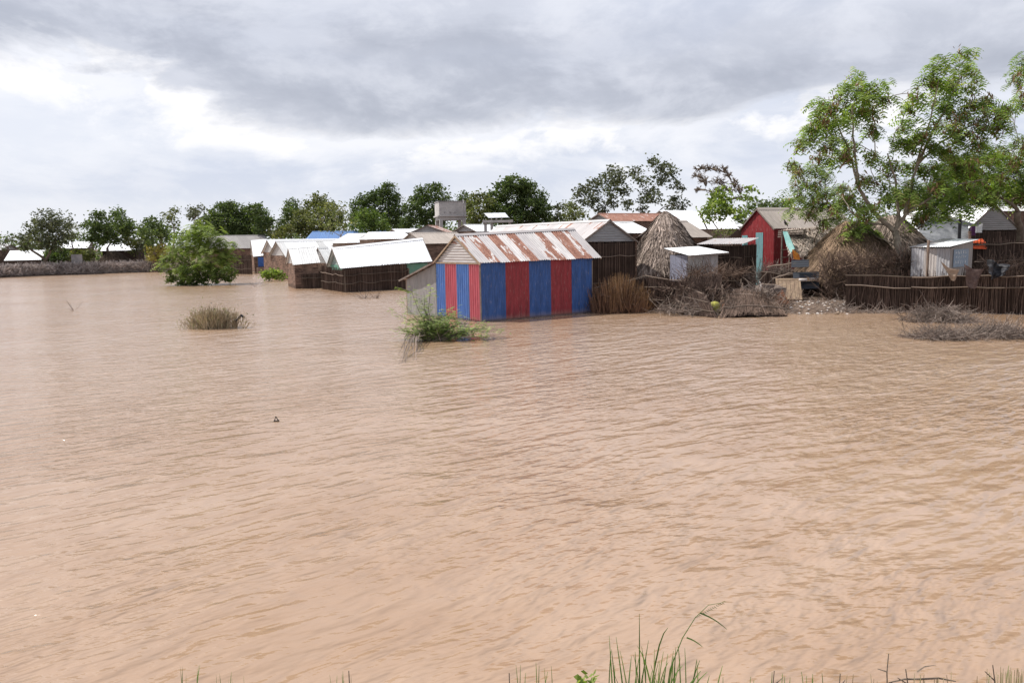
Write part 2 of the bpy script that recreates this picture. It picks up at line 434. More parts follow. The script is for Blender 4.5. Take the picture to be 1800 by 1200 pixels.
def fn_water(n_):
    p = geo(n_)
    th = R(33)     # crests run about 33 degrees off the image plane
    calm0 = n_.noise(p, .16, 3, .55)
    calm = n_.smooth(calm0, .38, .60, .40, 1.2)
    wv = n_.node('ShaderNodeTexNoise'); n_.put(wv.inputs['Vector'], p); wv.inputs['Scale'].default_value = .45; wv.inputs['Detail'].default_value = 3
    pr = n_.mapping(p, rot=(0, 0, -R(38)))
    pw = n_.vmath('ADD', pr, n_.vmath('MULTIPLY', n_.vmath('SUBTRACT', wv.outputs[1], (.5, .5, .5)), (.6, .5, 0)))
    s1 = n_.noise(n_.mapping(pw, scale=(.42, 1.35, 1)), 1.0, 2, .4)                    # low swell
    s2 = n_.noise(n_.mapping(pw, scale=(1.3, 3.2, 1), loc=(3, 1, 0)), 1.0, 2, .45)      # wind ripples
    s3 = n_.noise(n_.mapping(pw, scale=(2.6, 6.0, 1), loc=(7, 9, 0)), 1.0, 2, .5)     # small ripples
    s4 = n_.noise(n_.mapping(p, rot=(0, 0, R(12)), scale=(4.5, 11, 1)), 1.0, 2, .5)     # crossing ripples
    h = n_.math('ADD', n_.math('MULTIPLY', s1, .11), n_.math('MULTIPLY', s2, .105))
    h = n_.math('ADD', h, n_.math('MULTIPLY', n_.math('ADD', n_.math('MULTIPLY', s3, .068), n_.math('MULTIPLY', s4, .020)), calm))
    nm = n_.bump(h, 1.0, 1.0)
    # capillary ripples as direct slopes, so that they do not vanish with distance
    def slope(scale, amp, loc):
        t = n_.node('ShaderNodeTexNoise'); n_.put(t.inputs['Vector'], n_.mapping(pw, scale=scale, loc=loc)); t.inputs['Scale'].default_value = 1.0; t.inputs['Detail'].default_value = 1.5
        v = n_.vmath('SUBTRACT', t.outputs[1], (.5, .5, .5))
        return n_.vmath('MULTIPLY', v, amp)
    d1 = slope((1.6, 4.2, 1), (.10, .22, 0), (2, 5, 0)); d2 = slope((5, 11, 1), (.16, .34, 0), (8, 1, 0))
    dd = n_.vmath('ADD', d1, d2)
    sc = n_.node('ShaderNodeVectorMath', operation='SCALE'); n_.put(sc.inputs[0], dd); n_.put(sc.inputs[3], calm)
    rt = n_.node('ShaderNodeVectorRotate', rotation_type='Z_AXIS'); n_.put(rt.inputs['Vector'], sc.outputs[0]); rt.inputs['Angle'].default_value = th
    nm = n_.vmath('NORMALIZE', n_.vmath('ADD', nm, rt.outputs[0]))
    silt = n_.noise(p, .12, 4, .6)
    silt2 = n_.noise(n_.mapping(pw, scale=(.5, 1.4, 1)), .8, 5, .6)
    f = n_.smooth(n_.math('ADD', n_.math('MULTIPLY', silt, .6), n_.math('MULTIPLY', silt2, .4)), .36, .64)
    col = n_.mix(f, WATER_A, WATER_B)
    df = n_.node('ShaderNodeBsdfDiffuse'); n_.put(df.inputs[0], col); n_.put(df.inputs['Normal'], nm)
    gl = n_.node('ShaderNodeBsdfGlossy'); gl.inputs['Color'].default_value = (1.0, .965, .94, 1); gl.inputs['Roughness'].default_value = .15; n_.put(gl.inputs['Normal'], nm)
    fr = n_.node('ShaderNodeFresnel'); fr.inputs['IOR'].default_value = 1.9; n_.put(fr.inputs['Normal'], n_.vmath('NORMALIZE', n_.vmath('ADD', nm, (0, 0, .8))))
    ms = n_.node('ShaderNodeMixShader'); n_.put(ms.inputs[0], n_.math('MINIMUM', n_.math('MULTIPLY', fr.outputs[0], .95), .60)); n_.l.new(df.outputs[0], ms.inputs[1]); n_.l.new(gl.outputs[0], ms.inputs[2])
    return ms.outputs[0]
WATER_A = (.300, .188, .112, 1); WATER_B = (.360, .245, .165, 1)
M_WATER = mat('muddy_flood_water', fn_water)

# ------------------------------------------------------------------ ground, land, water
def smst(a, b, x):
    t = np.clip((x-a)/(b-a), 0, 1); return t*t*(3-2*t)
def poly_sd(px_, py_, poly):
    P_ = np.stack([px_, py_], -1); d = np.full(px_.shape, 1e9); inside = np.zeros(px_.shape, bool)
    for i in range(len(poly)):
        a = np.array(poly[i]); b = np.array(poly[(i+1) % len(poly)]); e = b-a
        t = np.clip(((P_-a)@e)/(e@e), 0, 1); q = a+t[..., None]*e
        d = np.minimum(d, np.hypot(*(P_-q).transpose(2, 0, 1)) if P_.ndim == 3 else np.linalg.norm(P_-q, axis=-1))
        c_ = ((a[1] > py_) != (b[1] > py_)) & (px_ < (b[0]-a[0])*(py_-a[1])/(b[1]-a[1]+1e-12)+a[0])
        inside ^= c_
    return np.where(inside, d, -d)
g2 = lambda px, py: tuple(G(px, py))[:2]
SHORE = [g2(-500, 512), g2(-150, 497), g2(0, 488.5), g2(150, 482), g2(290, 476), g2(380, 474), g2(440, 472), (-26, 104), (-22, 88), (-13, 73), (-9, 66), (-3, 52),
         (2, 46), (4.3, 43), (6.2, 40.5), (9.0, 38.8), g2(1275, 527), g2(1330, 538), g2(1385, 549), g2(1425, 551), g2(1475, 551), g2(1510, 543), g2(1800, 545), (60, 32), (1500, 30), (1500, 1500), (-1500, 1500), (-1500, 80)]
def land_grid(x0, x1, y0, y1, step, name, zoff=0.0):
    xs = np.arange(x0, x1+step/2, step); ys = np.arange(y0, y1+step/2, step)
    XX, YY = np.meshgrid(xs, ys); sd_ = poly_sd(XX, YY, SHORE)
    nz = np.array([[mnoise.noise(Vector((x*.5, y*.5, 0)))*.09+mnoise.noise(Vector((x*2.1, y*2.1, 3)))*.05 for x in xs] for y in ys])
    ZZ = -.45+.70*smst(-1.6, 1.6, sd_)+nz*smst(-1.5, 1, sd_)+.0*sd_+zoff
    v = np.stack([XX, YY, ZZ], -1).reshape(-1, 3); nx = len(xs)
    f = [(j*nx+i, j*nx+i+1, (j+1)*nx+i+1, (j+1)*nx+i) for j in range(len(ys)-1) for i in range(nx-1)]
    mb = MB(); mb.v = v.tolist(); mb.nv = len(v); mb.f = f; mb.uv = [[(0, 0)]*4]*len(f)
    return struct(mb.build(name, M_GROUND, smooth=True))
def land_z(x, y):
    s_ = float(poly_sd(np.array([x]), np.array([y]), SHORE)[0])
    return float(-.45+.70*smst(-1.6, 1.6, np.array([s_]))[0]+mnoise.noise(Vector((x*.5, y*.5, 0)))*.09*float(smst(-1.5, 1, np.array([s_]))[0]))
land_grid(7, 27, 28, 46, .3, 'mud_bank', .004)
land_grid(-130, 110, 26, 220, 2.2, 'land')
mb = MB(); mb.add([(-1800, -1500, -.5), (1800, -1500, -.5), (1800, 3000, -.5), (-1800, 3000, -.5)], [(0, 1, 2, 3)]); struct(mb.build('ground', M_GROUND))
mb = MB(); mb.add([(-1500, 219, .16), (1500, 219, .16), (1500, 2500, .16), (-1500, 2500, .16), (-1500, 100, .16), (-129, 100, .16), (-129, 219, .16), (109, 60, .16), (1500, 60, .16), (109, 219, .16)],
                  [(0, 1, 2, 3), (4, 5, 6, 0), (7, 8, 1, 9)]); struct(mb.build('plain', M_GROUND))
mb = MB(); mb.add([(-600, -60, 0), (600, -60, 0), (600, 215, 0), (-600, 215, 0)], [(0, 1, 2, 3)]); struct(mb.build('water', M_WATER))
# the near bank the photographer stands on
mb = MB(); xs = np.arange(-9, 9.01, .3); ys = [-4, -1, 0, 1, 1.8, 2.4, 2.8, 3.2, 3.6, 4, 4.4, 4.8, 5.3, 5.8]
for y in ys:
    for x in xs:
        z = min(1.56, 3.0-.6*y)-.03+mnoise.noise(Vector((x*1.4, y*1.4, 5)))*.05
        mb.v.append((x, y, z))
nx = len(xs); mb.nv = len(mb.v)
mb.f = [(j*nx+i, j*nx+i+1, (j+1)*nx+i+1, (j+1)*nx+i) for j in range(len(ys)-1) for i in range(nx-1)]; mb.uv = [[(0, 0)]*4]*len(mb.f)
struct(mb.build('near_bank', M_GROUND, smooth=True))

# ------------------------------------------------------------------ building kit
def corr_sheet(mb, a, b, c_, d, pitch=.1, amp=.014, rows=1, su=0, sv=0, k=4):
    """corrugated sheet: a,b bottom left/right, d,c top left/right; ribs run bottom to top"""
    a, b, c_, d = map(Vector, (a, b, c_, d)); wd = max((b-a).length, (c_-d).length); L = ((d-a).length+(c_-b).length)/2
    nrm = (b-a).cross(d-a)
    if nrm.length < 1e-6: nrm = (b-a).cross(c_-a)
    nrm.normalize(); cols = max(2, int(round(wd/pitch*k))); vs = []; uv = []
    for j in range(rows+1):
        for i in range(cols+1):
            t = i/cols; s_ = j/rows
            p = a.lerp(b, t).lerp(d.lerp(c_, t), s_)
            vs.append(p+nrm*amp*math.sin(2*math.pi*t*wd/pitch)); uv.append((t*wd+su, s_*L+sv))
    nx_ = cols+1
    fs = [(j*nx_+i, j*nx_+i+1, (j+1)*nx_+i+1, (j+1)*nx_+i) for j in range(rows) for i in range(cols)]
    mb.add(vs, fs, lambda i: uv[i])
def pick(m_): return random.choice(m_) if isinstance(m_, (list, tuple)) else m_

def roof_slope(root, eL, eR, rL, rR, mats, sw=.8, pitch=.12, amp=.014, name='roof_sheet', jit=.02, seq=None):
    L = (eR-eL).length; k = max(1, int(round(L/sw)))
    nrm = (eR-eL).cross(rL-eL).normalized()
    for i in range(k):
        t0, t1 = i/k, (i+1)/k
        t1b = min(1, t1+.0)
        a, b = eL.lerp(eR, t0), eL.lerp(eR, t1b); d, c_ = rL.lerp(rR, t0), rL.lerp(rR, t1b)
        dn = (a-d).normalized()*random.uniform(-jit, jit*1.5)
        up = nrm*random.uniform(0, jit*.6)
        mb_ = MB(); corr_sheet(mb_, a+dn+up, b+dn+up+nrm*.004, c_+nrm*.004, d, pitch, amp, su=random.random()*20)
        m_ = seq[i % len(seq)] if seq else pick(mats)
        mb_.build(name, m_, root, smooth=True)

def stick_fill(mb, p, q, z0, z1, gap=.05, r=.014, lean=.05, ragged=.1, depth=.04, ub=0.0):
    p = Vector(p); q = Vector(q); d = q-p; L = d.length; d.normalize(); nn = Vector((-d.y, d.x, 0))
    k = int(L/gap)
    for i in range(k):
        t = (i+random.uniform(-.4, .4))*gap
        a = p+d*t+nn*random.uniform(-depth, depth); b = a+d*random.gauss(0, lean)+nn*random.gauss(0, .02)
        zb = z1(t/L) if callable(z1) else z1
        a.z = z0; b.z = zb+random.uniform(-ragged, ragged*.6)
        mb.stick(a, b, r*random.uniform(.6, 1.4), (min(1, ub+random.random()*(1-ub)), .5))
def pole(mb, p, q, r=.022, wob=.03, k=6):
    p = Vector(p); q = Vector(q); pts = []
    for i in range(k+1):
        pts.append(p.lerp(q, i/k)+Vector((random.gauss(0, wob*.4), random.gauss(0, wob*.4), random.gauss(0, wob)))*(0 if i in (0, k) else 1))
    mb.tube(pts, [r*(1-.3*i/k) for i in range(k+1)], 5, (random.random(), .5))

def wall(root, p, q, z0, z1, kind, m_, gap=.055, rails=(.3, .75), names='wall', seq=None, sw=.8, pitch=.12, outw=None, amp=.014):
    p = Vector((p[0], p[1], 0)); q = Vector((q[0], q[1], 0)); d = (q-p).normalized(); nn = Vector((d.y, -d.x, 0))
    if kind == 'plain':
        mb_ = MB(); c_ = (p+q)/2; c_.z = (z0+z1)/2
        mb_.box(c_, ((q-p).length-.004, .09, z1-z0), math.atan2(d.y, d.x)); mb_.build(names, m_, root)
    elif kind == 'stick':
        mb_ = MB(); c_ = (p+q)/2-nn*.05; c_.z = (z0+z1)/2-.04
        mb_.box(c_, ((q-p).length-.004, .05, z1-z0-.08), math.atan2(d.y, d.x), uv=(.05, .5)); mb_.build(names+'_mat', M_WATTLE_D, root)
        mb_ = MB(); stick_fill(mb_, p+nn*.02, q+nn*.02, z0, z1, gap); stuff(mb_.build('wattle_sticks', m_, root))
        for rz_ in rails:
            mb_ = MB(); z = z0+(z1-z0)*rz_
            pole(mb_, p+nn*.085+V(0, 0, z), q+nn*.085+V(0, 0, z+random.uniform(-.06, .06)), .02); mb_.build('rail', M_RAIL, root)
    elif kind == 'corr':
        L = (q-p).length; k = max(1, int(round(L/sw)))
        for i in range(k):
            a = p.lerp(q, i/k); b = p.lerp(q, (i+1)/k); mb_ = MB(); jt = random.uniform(-.03, .03)
            o_ = nn*random.uniform(0, .012)
            corr_sheet(mb_, a+o_+V(0, 0, z0), b+o_+V(0, 0, z0), b+o_+V(0, 0, z1), a+o_+V(0, 0, z1), pitch, amp)
            mb_.build('wall_sheet', seq[i % len(seq)] if seq else pick(m_), root, smooth=True)

def gable_wall(root, p, q, zb, apex, m_, horiz=True, pitch=.13):
    """triangle between p,q at zb and apex; fluted horizontally"""
    p = Vector((p[0], p[1], zb)); q = Vector((q[0], q[1], zb)); apex = Vector(apex)
    mb_ = MB(); d = (q-p).normalized(); nn = Vector((d.y, -d.x, 0)); hgt = apex.z-zb
    if horiz:
        rows = max(4, int(hgt/pitch*4)); vs = []; uv = []
        for j in range(rows+1):
            t = j/rows; z = hgt*t
            for e, s_ in ((p, 0), (q, 1)):
                pt = e.lerp(apex, t); vs.append(pt+nn*.014*math.sin(2*math.pi*z/pitch)); uv.append((z, (pt-p).length))
        fs = [(2*j, 2*j+1, 2*j+3, 2*j+2) for j in range(rows)]
        mb_.add(vs, fs, lambda i: uv[i])
    else:
        cols = 30; vs = []; uv = []
        L = (q-p).length; ta = (apex-p).dot(d)/L
        for i in range(cols+1):
            t = i/cols; a = p.lerp(q, t); hh = hgt*(t/ta if t < ta else (1-t)/(1-ta))
            off = nn*.014*math.sin(2*math.pi*t*L/.12)
            vs += [a+off, a+off+V(0, 0, hh)]; uv += [(t*L, 0), (t*L, hh)]
        mb_.add(vs, [(2*i, 2*i+2, 2*i+3, 2*i+1) for i in range(cols)], lambda i: uv[i])
    return mb_.build('gable', m_, root, smooth=True)

def house(name, label, cat, eL, eR, hw, ridge_py=None, rise=None, z0=.1, roof=T_WHITE, back=None, walls='plain', wm=M_MUD, gmat=None,
          insL=0, insR=0, over=.25, sw=.8, pitch=.14, seq=None, group=None, amp=.014, left=None, right=None, front=None, wz=None, ridge_cap=True, gh=True, dridge=0.0):
    eL = Vector(eL); eR = Vector(eR)
    u = Vector((eR.x-eL.x, eR.y-eL.y, 0)).normalized(); nn = Vector((-u.y, u.x, 0))
    if rise is None:
        q = eL+nn*hw+u*insL; rise = zfor(q.x, q.y, ridge_py)-eL.z
    rL = eL+nn*hw+u*insL+V(0, 0, rise); rR = eR+nn*hw-u*insR+V(0, 0, rise+dridge)
    bL = eL+nn*2*hw; bR = eR+nn*2*hw
    mid = (eL+bR)/2; root = thing(name, label, cat, (mid.x, mid.y, z0), group)
    print(f'{name:22s} L={(eR-eL).length:.1f} hw={hw:.1f} eave={eL.z:.2f}/{eR.z:.2f} ridge={rL.z:.2f} at y={eL.y:.0f}..{eR.y:.0f} | ridge px {tuple(round(k) for k in proj(rL))} {tuple(round(k) for k in proj(rR))}')
    roof_slope(root, eL, eR, rL, rR, roof, sw, pitch, amp, seq=seq)
    roof_slope(root, bR, bL, rR, rL, back or roof, 2.4, pitch*2, amp)
    if insL > .05: roof_slope(root, bL, eL, rL, rL, roof, 50, pitch, amp)
    if insR > .05: roof_slope(root, eR, bR, rR, rR, roof, 50, pitch, amp)
    if ridge_cap:
        mb_ = MB(); pk = nn*.16; dz = V(0, 0, rise/hw*.16)
        vs = [rL-pk-dz+V(0, 0, .03), rL+V(0, 0, .045), rL+pk-dz+V(0, 0, .03), rR-pk-dz+V(0, 0, .03), rR+V(0, 0, .045), rR+pk-dz+V(0, 0, .03)]
        mb_.add(vs, [(0, 3, 4, 1), (1, 4, 5, 2)], (.3, .3)); mb_.build('ridge_cap', pick(roof) if not seq else T_CLEAN, root)
    # walls stand inside the eaves
    s_ = over; f1 = s_/hw
    zt = (wz if wz is not None else min(eL.z, eR.z)+rise*f1-.03)
    wl = eL+u*s_+nn*s_; wr = eR-u*s_+nn*s_; kl = bL+u*s_-nn*s_; kr = bR-u*s_-nn*s_
    fk = front or (walls, wm)
    wall(root, wl, wr, z0, zt, fk[0], fk[1], pitch=pitch)
    lk = left or (walls, wm); rk = right or (walls, wm)
    wall(root, kl, wl, z0, zt, lk[0], lk[1], pitch=pitch); wall(root, wr, kr, z0, zt, rk[0], rk[1], pitch=pitch)
    wall(root, kr, kl, z0, zt, 'plain', wm if not isinstance(wm, list) else wm[0])
    g = gmat or T_GABLE
    rz_ = rise*(1-0)-.03
    if insL < .05: gable_wall(root, kl, wl, zt, ((kl+wl)/2).to_2d().to_3d()+V(0, 0, eL.z+rise-.03), g, gh)
    if insR < .05: gable_wall(root, wr, kr, zt, ((kr+wr)/2).to_2d().to_3d()+V(0, 0, eR.z+rise+dridge-.03), g, gh)
    # end rafters under the roof edges
    for e, r_, b_ in ((eL, rL, bL), (eR, rR, bR)):
        if (r_-e).dot(u)**2 > .01: continue
        mb_ = MB(); mb_.beam(e-V(0, 0, .05), r_-V(0, 0, .05), .05, .07); mb_.beam(b_-V(0, 0, .05), r_-V(0, 0, .06), .05, .07); mb_.build('rafter', M_WOODG, root)
    return root, dict(eL=eL, eR=eR, rL=rL, rR=rR, bL=bL, bR=bR, u=u, n=nn, wl=wl, wr=wr, kl=kl, kr=kr, zt=zt)

def door(root, p, q, z0, z1, m_, outn, fm=M_WOODG):
    """p,q: plan points of door edges on the wall face; outn outward normal"""
    p = Vector((p[0], p[1], 0)); q = Vector((q[0], q[1], 0)); d = (q-p).normalized(); L = (q-p).length
    c_ = (p+q)/2+outn*.06; mb_ = MB(); a = math.atan2(d.y, d.x)
    mb_.box((c_.x, c_.y, (z0+z1)/2), (L-.1, .03, z1-z0-.06), a); dr = mb_.build('door', m_, root)
    mb_ = MB()
    for e in (p, q): mb_.box((e.x+outn.x*.07, e.y+outn.y*.07, (z0+z1)/2), (.05, .06, z1-z0+.06), a)
    mb_.box((c_.x+outn.x*.012, c_.y+outn.y*.012, z1+.0), (L-.052, .058, .05), a); mb_.build('door_frame', fm, dr)
    return dr

# ------------------------------------------------------------------ plants
def rand_dirs(k):
    v = RNG.normal(size=(k, 3)); return v/np.linalg.norm(v, axis=1)[:, None]
def leaf_quads(mb, C, size, aspect=.6, flat=.5, droop=0.0, ubias=None):
    k = len(C); d = rand_dirs(k); d[:, 2] = d[:, 2]*(1-flat)-droop; d /= np.linalg.norm(d, axis=1)[:, None]
    e = np.cross(d, rand_dirs(k)); e /= np.linalg.norm(e, axis=1)[:, None]
    s_ = size*RNG.uniform(.6, 1.35, k)[:, None]
    a = C; tip = C+d*s_; midp = C+d*s_*.5
    Q = np.stack([a, midp-e*s_*aspect*.5, tip, midp+e*s_*aspect*.5], 1)
    u = RNG.uniform(0, 1, k) if ubias is None else np.clip(RNG.uniform(0, 1, k)*.7+ubias, 0, 1)
    mb.quads(Q, u)
def frond_quads(mb, C, length, droop=.6, pairs=6, wind=(0, 0, 0)):
    """pinnate fronds: curved rachis carrying leaflet pairs"""
    k = len(C); az = RNG.uniform(0, 2*np.pi, k); up = RNG.uniform(-.3, .5, k)
    d = np.stack([np.cos(az), np.sin(az), up], 1)+np.array(wind); d /= np.linalg.norm(d, axis=1)[:, None]
    Ls = length*RNG.uniform(.65, 1.3, k); u = RNG.uniform(0, 1, k)
    side = np.cross(d, np.array([0, 0, 1.0])); side /= np.linalg.norm(side, axis=1)[:, None]+1e-9
    for i in range(pairs):
        t = (i+.7)/pairs
        p = C+d*(Ls*t)[:, None]; p[:, 2] -= droop*Ls*t*t
        tan = d.copy(); tan[:, 2] -= 2*droop*t; tan /= np.linalg.norm(tan, axis=1)[:, None]
        ll = (Ls*.30*(1-.5*abs(t-.45)))[:, None]; wd = (Ls*.62/pairs)[:, None]
        for s_ in (-1, 1):
            o_ = side*s_*ll+tan*ll*.35; o_[:, 2] -= .25*ll[:, 0]
            tip = p+o_
            Q = np.stack([p-tan*wd*.5, tip-tan*wd*.25, tip+tan*wd*.25, p+tan*wd*.5], 1)
            mb.quads(Q, np.clip(u+RNG.uniform(-.1, .1, k), 0, 1))
    rq = C+d*Ls[:, None]; rq[:, 2] -= droop*Ls

def crown_points(lobes, per, clump=.32, shell=.55):
    out = []
    for c_, r_ in lobes:
        nc = max(4, int(per*(r_**1.7)/max(1, 1)))
        d = rand_dirs(nc); rad = r_*(RNG.uniform(shell, 1.02, nc))[:, None]
        cc = np.array(c_)+d*rad*np.array([1, 1, .82])
        out.append(cc)
    return np.concatenate(out)

def limb(mb, a, b, ra, rb, bend=.12, k=6):
    a = Vector(a); b = Vector(b); L = (b-a).length; pts = []
    off = Vector((random.gauss(0, 1), random.gauss(0, 1), random.gauss(0, .4)))*L*bend*.5
    for i in range(k+1):
        t = i/k; p = a.lerp(b, t)+off*math.sin(math.pi*t)+Vector((random.gauss(0, 1), random.gauss(0, 1), random.gauss(0, 1)))*L*.012*(0 < t < 1)
        p.z += L*.06*math.sin(math.pi*t); pts.append(p)
    mb.tube(pts, [ra+(rb-ra)*i/k for i in range(k+1)], 6, (random.random(), .5)); return pts

def tree(label, base, lobes, leafm, name='tree', cat='tree', bark=M_BARK, trunk_r=.22, fork=.4, leaf=.26, per=26, perclump=26, clump=.55,
         group=None, flat=.3, droop=.2, fronds=False, pods=0, shell=.5, twigs=3, multi=1, aspect=.6, wind=(0, 0, 0), leafless=False):
    """lobes: list of (centre Vector, radius)"""
    base = Vector(base); root = thing(name, label, cat, base, group)
    cz = sum((l[0] for l in lobes), Vector())/len(lobes); lowz = min(l[0].z-l[1] for l in lobes)
    fk = base.lerp(Vector((cz.x, cz.y, max(lowz, base.z+.5))), .85); fk.z = base.z+(max(l[0].z for l in lobes)-base.z)*fork
    tb = MB()
    for m_ in range(multi):
        o_ = Vector((random.uniform(-.3, .3), random.uniform(-.3, .3), 0))*(multi > 1)
        limb(tb, base+o_-V(0, 0, .3), fk+o_*2, trunk_r, trunk_r*.62, .10, 8)
    cen = [Vector(l[0]) for l in lobes]
    order = sorted(range(len(lobes)), key=lambda i: (cen[i]-fk).length); nodes = [(fk, trunk_r*.6)]
    for i in order:
        c_ = cen[i]; r_ = lobes[i][1]
        # join the nearest existing node that lies lower
        best = min(nodes, key=lambda nd: (nd[0]-c_).length+max(0, nd[0].z-c_.z)*2.0)
        ra = max(.02, best[1]*.75); rb = max(.012, ra*.45)
        pts = limb(tb, best[0], c_, ra, rb, .16, 6)
        for j, pt in enumerate(pts[2:]): nodes.append((pt, ra+(rb-ra)*(j+2)/6))
        for _ in range(twigs):
            dd = Vector(rand_dirs(1)[0]); dd.z = abs(dd.z)*.7; limb(tb, pts[random.choice((3, 4, 5, 6))], c_+dd*r_*.9, max(rb*.8, .07 if leafless else 0), .03 if leafless else .008, .2, 4)
            if leafless:
                e_ = c_+dd*r_*.9
                for _ in range(4):
                    d2 = (dd+Vector(rand_dirs(1)[0])*.9).normalized(); s0 = c_+dd*r_*random.uniform(.35, .8); e2 = s0+d2*r_*.55
                    limb(tb, s0, e2, .05, .025, .2, 3)
                    for _ in range(3):
                        d3 = (d2+Vector(rand_dirs(1)[0])).normalized(); tb.stick(s0.lerp(e2, random.uniform(.4, 1)), e2+d3*r_*.35, .024)
    tb.build('trunk', bark, root, smooth=True)
    if not leafless or leafm:
        cb = MB(); pts = crown_points([(tuple(l[0]), l[1]) for l in lobes], per, shell=shell)
        k = len(pts)*perclump
        sz = clump*RNG.uniform(.6, 1.3, (len(pts), 1)).repeat(perclump, 0)
        C = pts.repeat(perclump, 0)+RNG.normal(size=(k, 3))*sz*np.array([.5, .5, .36])
        if fronds:
            frond_quads(cb, C, leaf, droop, 5, wind)
            # the thin rachises tie the fronds to the twigs
        else: leaf_quads(cb, C, leaf, aspect, flat, droop)
        crown = stuff(cb.build('crown', leafm, root))
    if pods:
        pb = MB(); sel = pts[RNG.choice(len(pts), min(len(pts), pods), replace=False)]
        C = sel.repeat(22, 0)+RNG.normal(size=(len(sel)*22, 3))*np.array([.14, .14, .17])
        leaf_quads(pb, C, .26, .26, .3, 1.6); stuff(pb.build('seed_pods', L_POD, root))
    return root
def plobes(items, d, spread=1.0, dz=0):
    """lobes given by where they show in the photograph, spread in depth round d"""
    out = []
    for i, it in enumerate(items):
        px_, py_, r_ = it[:3]; dd = d+(it[3] if len(it) > 3 else random.uniform(-1, 1)*spread)
        out.append((W(px_, py_, dd), r_*dd/F))
    return out
def twig_pile(mb, c_, size, k, ln=(.3, .9), r=.009, up=.3, dirv=None, spread=1.0):
    c_ = Vector(c_)
    for _ in range(k):
        a = c_+Vector((random.gauss(0, size[0]*.4), random.gauss(0, size[1]*.4), abs(random.gauss(0, size[2]*.45))))
        d = Vector(rand_dirs(1)[0])*spread; d.z = d.z*.5+up
        if dirv: d += Vector(dirv)
        d.normalize(); L = random.uniform(*ln); b = a+d*L
        d2 = (d+Vector(rand_dirs(1)[0])*.5).normalized(); uu = (random.random(), .5)
        mb.stick(a, b, r*random.uniform(.6, 1.5), uu); mb.stick(b, b+d2*L*.5, r*.6, uu)

# ================================================================== BUILDINGS
gHUT = 'flooded tin-roofed huts along the water'
gFAR = 'tin roofs further back in the settlement'
# ---- the striped shop nearest the camera
wl = G(846, 566); wr = G(1041, 549); u_ = (wr-wl).normalized(); n_ = V(-u_.y, u_.x)
EZ = 2.42
ov = .12
eL = wl-u_*.10-n_*.16; eR = wr+u_*.42-n_*.16; eL.z = EZ; eR.z = EZ+.06
WID = 3.5; hw = (WID+.32)/2
apx = eL+n_*hw; rise = zfor(apx.x, apx.y, 413)-EZ
rL = eL+n_*hw+V(0, 0, rise); rR = eR+n_*hw+V(0, 0, rise+.17); bL = eL+n_*2*hw; bR = eR+n_*2*hw
shop = thing('striped_shop', 'tin shop in wide blue and red stripes with a rusty roof, standing in the flood', 'shop', ((wl+wr)/2)+n_*1.7)
print('shop wall', (wr-wl).length, 'rise', rise)
roof_slope(shop, eL, eR, rL, rR, None, .5, .125, .019, seq=[T_CLEAN, T_HALF, T_CLEAN, T_RUST, T_STREAK, T_RUST, T_CLEAN, T_STREAK, T_HALF, T_STREAK, T_RUST, T_HALF, T_CLEAN], jit=.025)
roof_slope(shop, bR, bL, rR, rL, [T_CLEAN, T_HALF], .9, .12, .013)
mb = MB(); pk = n_*.13; dz = V(0, 0, rise/hw*.13)
mb.add([rL-pk-dz+V(0, 0, .03), rL+V(0, 0, .045), rL+pk-dz+V(0, 0, .03), rR-pk-dz+V(0, 0, .03), rR+V(0, 0, .045), rR+pk-dz+V(0, 0, .03)], [(0, 3, 4, 1), (1, 4, 5, 2)], (.3, .3))
mb.build('ridge_cap', T_CLEAN, shop)
L = (wr-wl).length; ztop = EZ+rise*.16/hw-.04
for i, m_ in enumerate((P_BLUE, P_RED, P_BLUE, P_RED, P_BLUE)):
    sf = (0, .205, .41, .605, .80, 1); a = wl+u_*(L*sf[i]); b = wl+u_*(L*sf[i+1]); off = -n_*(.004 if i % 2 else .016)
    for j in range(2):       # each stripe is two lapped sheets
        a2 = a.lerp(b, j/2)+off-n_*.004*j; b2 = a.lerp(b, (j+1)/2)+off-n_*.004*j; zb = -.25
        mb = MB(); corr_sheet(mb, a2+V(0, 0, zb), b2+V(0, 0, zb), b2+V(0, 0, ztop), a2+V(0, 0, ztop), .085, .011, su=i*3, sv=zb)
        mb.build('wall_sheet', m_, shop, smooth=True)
kl = wl+n_*WID; kr = wr+n_*WID
for i, m_ in enumerate((P_BLUE_LIT, P_RED_LIT, P_BLUE_LIT, P_RED_LIT)):
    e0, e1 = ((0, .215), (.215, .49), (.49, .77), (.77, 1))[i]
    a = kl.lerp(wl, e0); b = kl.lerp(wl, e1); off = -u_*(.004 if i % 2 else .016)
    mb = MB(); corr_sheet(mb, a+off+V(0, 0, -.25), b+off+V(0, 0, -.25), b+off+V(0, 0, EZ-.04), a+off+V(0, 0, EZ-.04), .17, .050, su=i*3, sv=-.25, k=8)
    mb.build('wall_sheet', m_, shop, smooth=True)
mb = MB(); mb.beam(kl-u_*.05+V(0, 0, EZ-.02), wl-u_*.05+V(0, 0, EZ-.02), .05, .05); mb.build('wall_plate', M_WOOD, shop)
gable_wall(shop, kl-u_*.02, wl-u_*.02, EZ+.0, kl.lerp(wl, .5)-u_*.02+V(0, 0, EZ+rise-.06), m_tin('pale_pink_gable_tin', (.46, .425, .41), .26, .6, dirt=.25), True, .115)
gable_wall(shop, wr, kr, EZ, kr.lerp(wr, .5)+V(0, 0, EZ+rise-.06), T_GABLE)
wall(shop, wr, kr, -.25, EZ, 'corr', [P_BLUE, P_RED]); wall(shop, kr, kl, -.25, EZ, 'corr', [T_WALL])
for p in (wl, kl, wr, kr):
    mb = MB(); mb.tube([V(p.x, p.y, -.4), V(p.x, p.y, EZ-.05)], .035, 6); mb.build('corner_post', M_WOODG, shop)
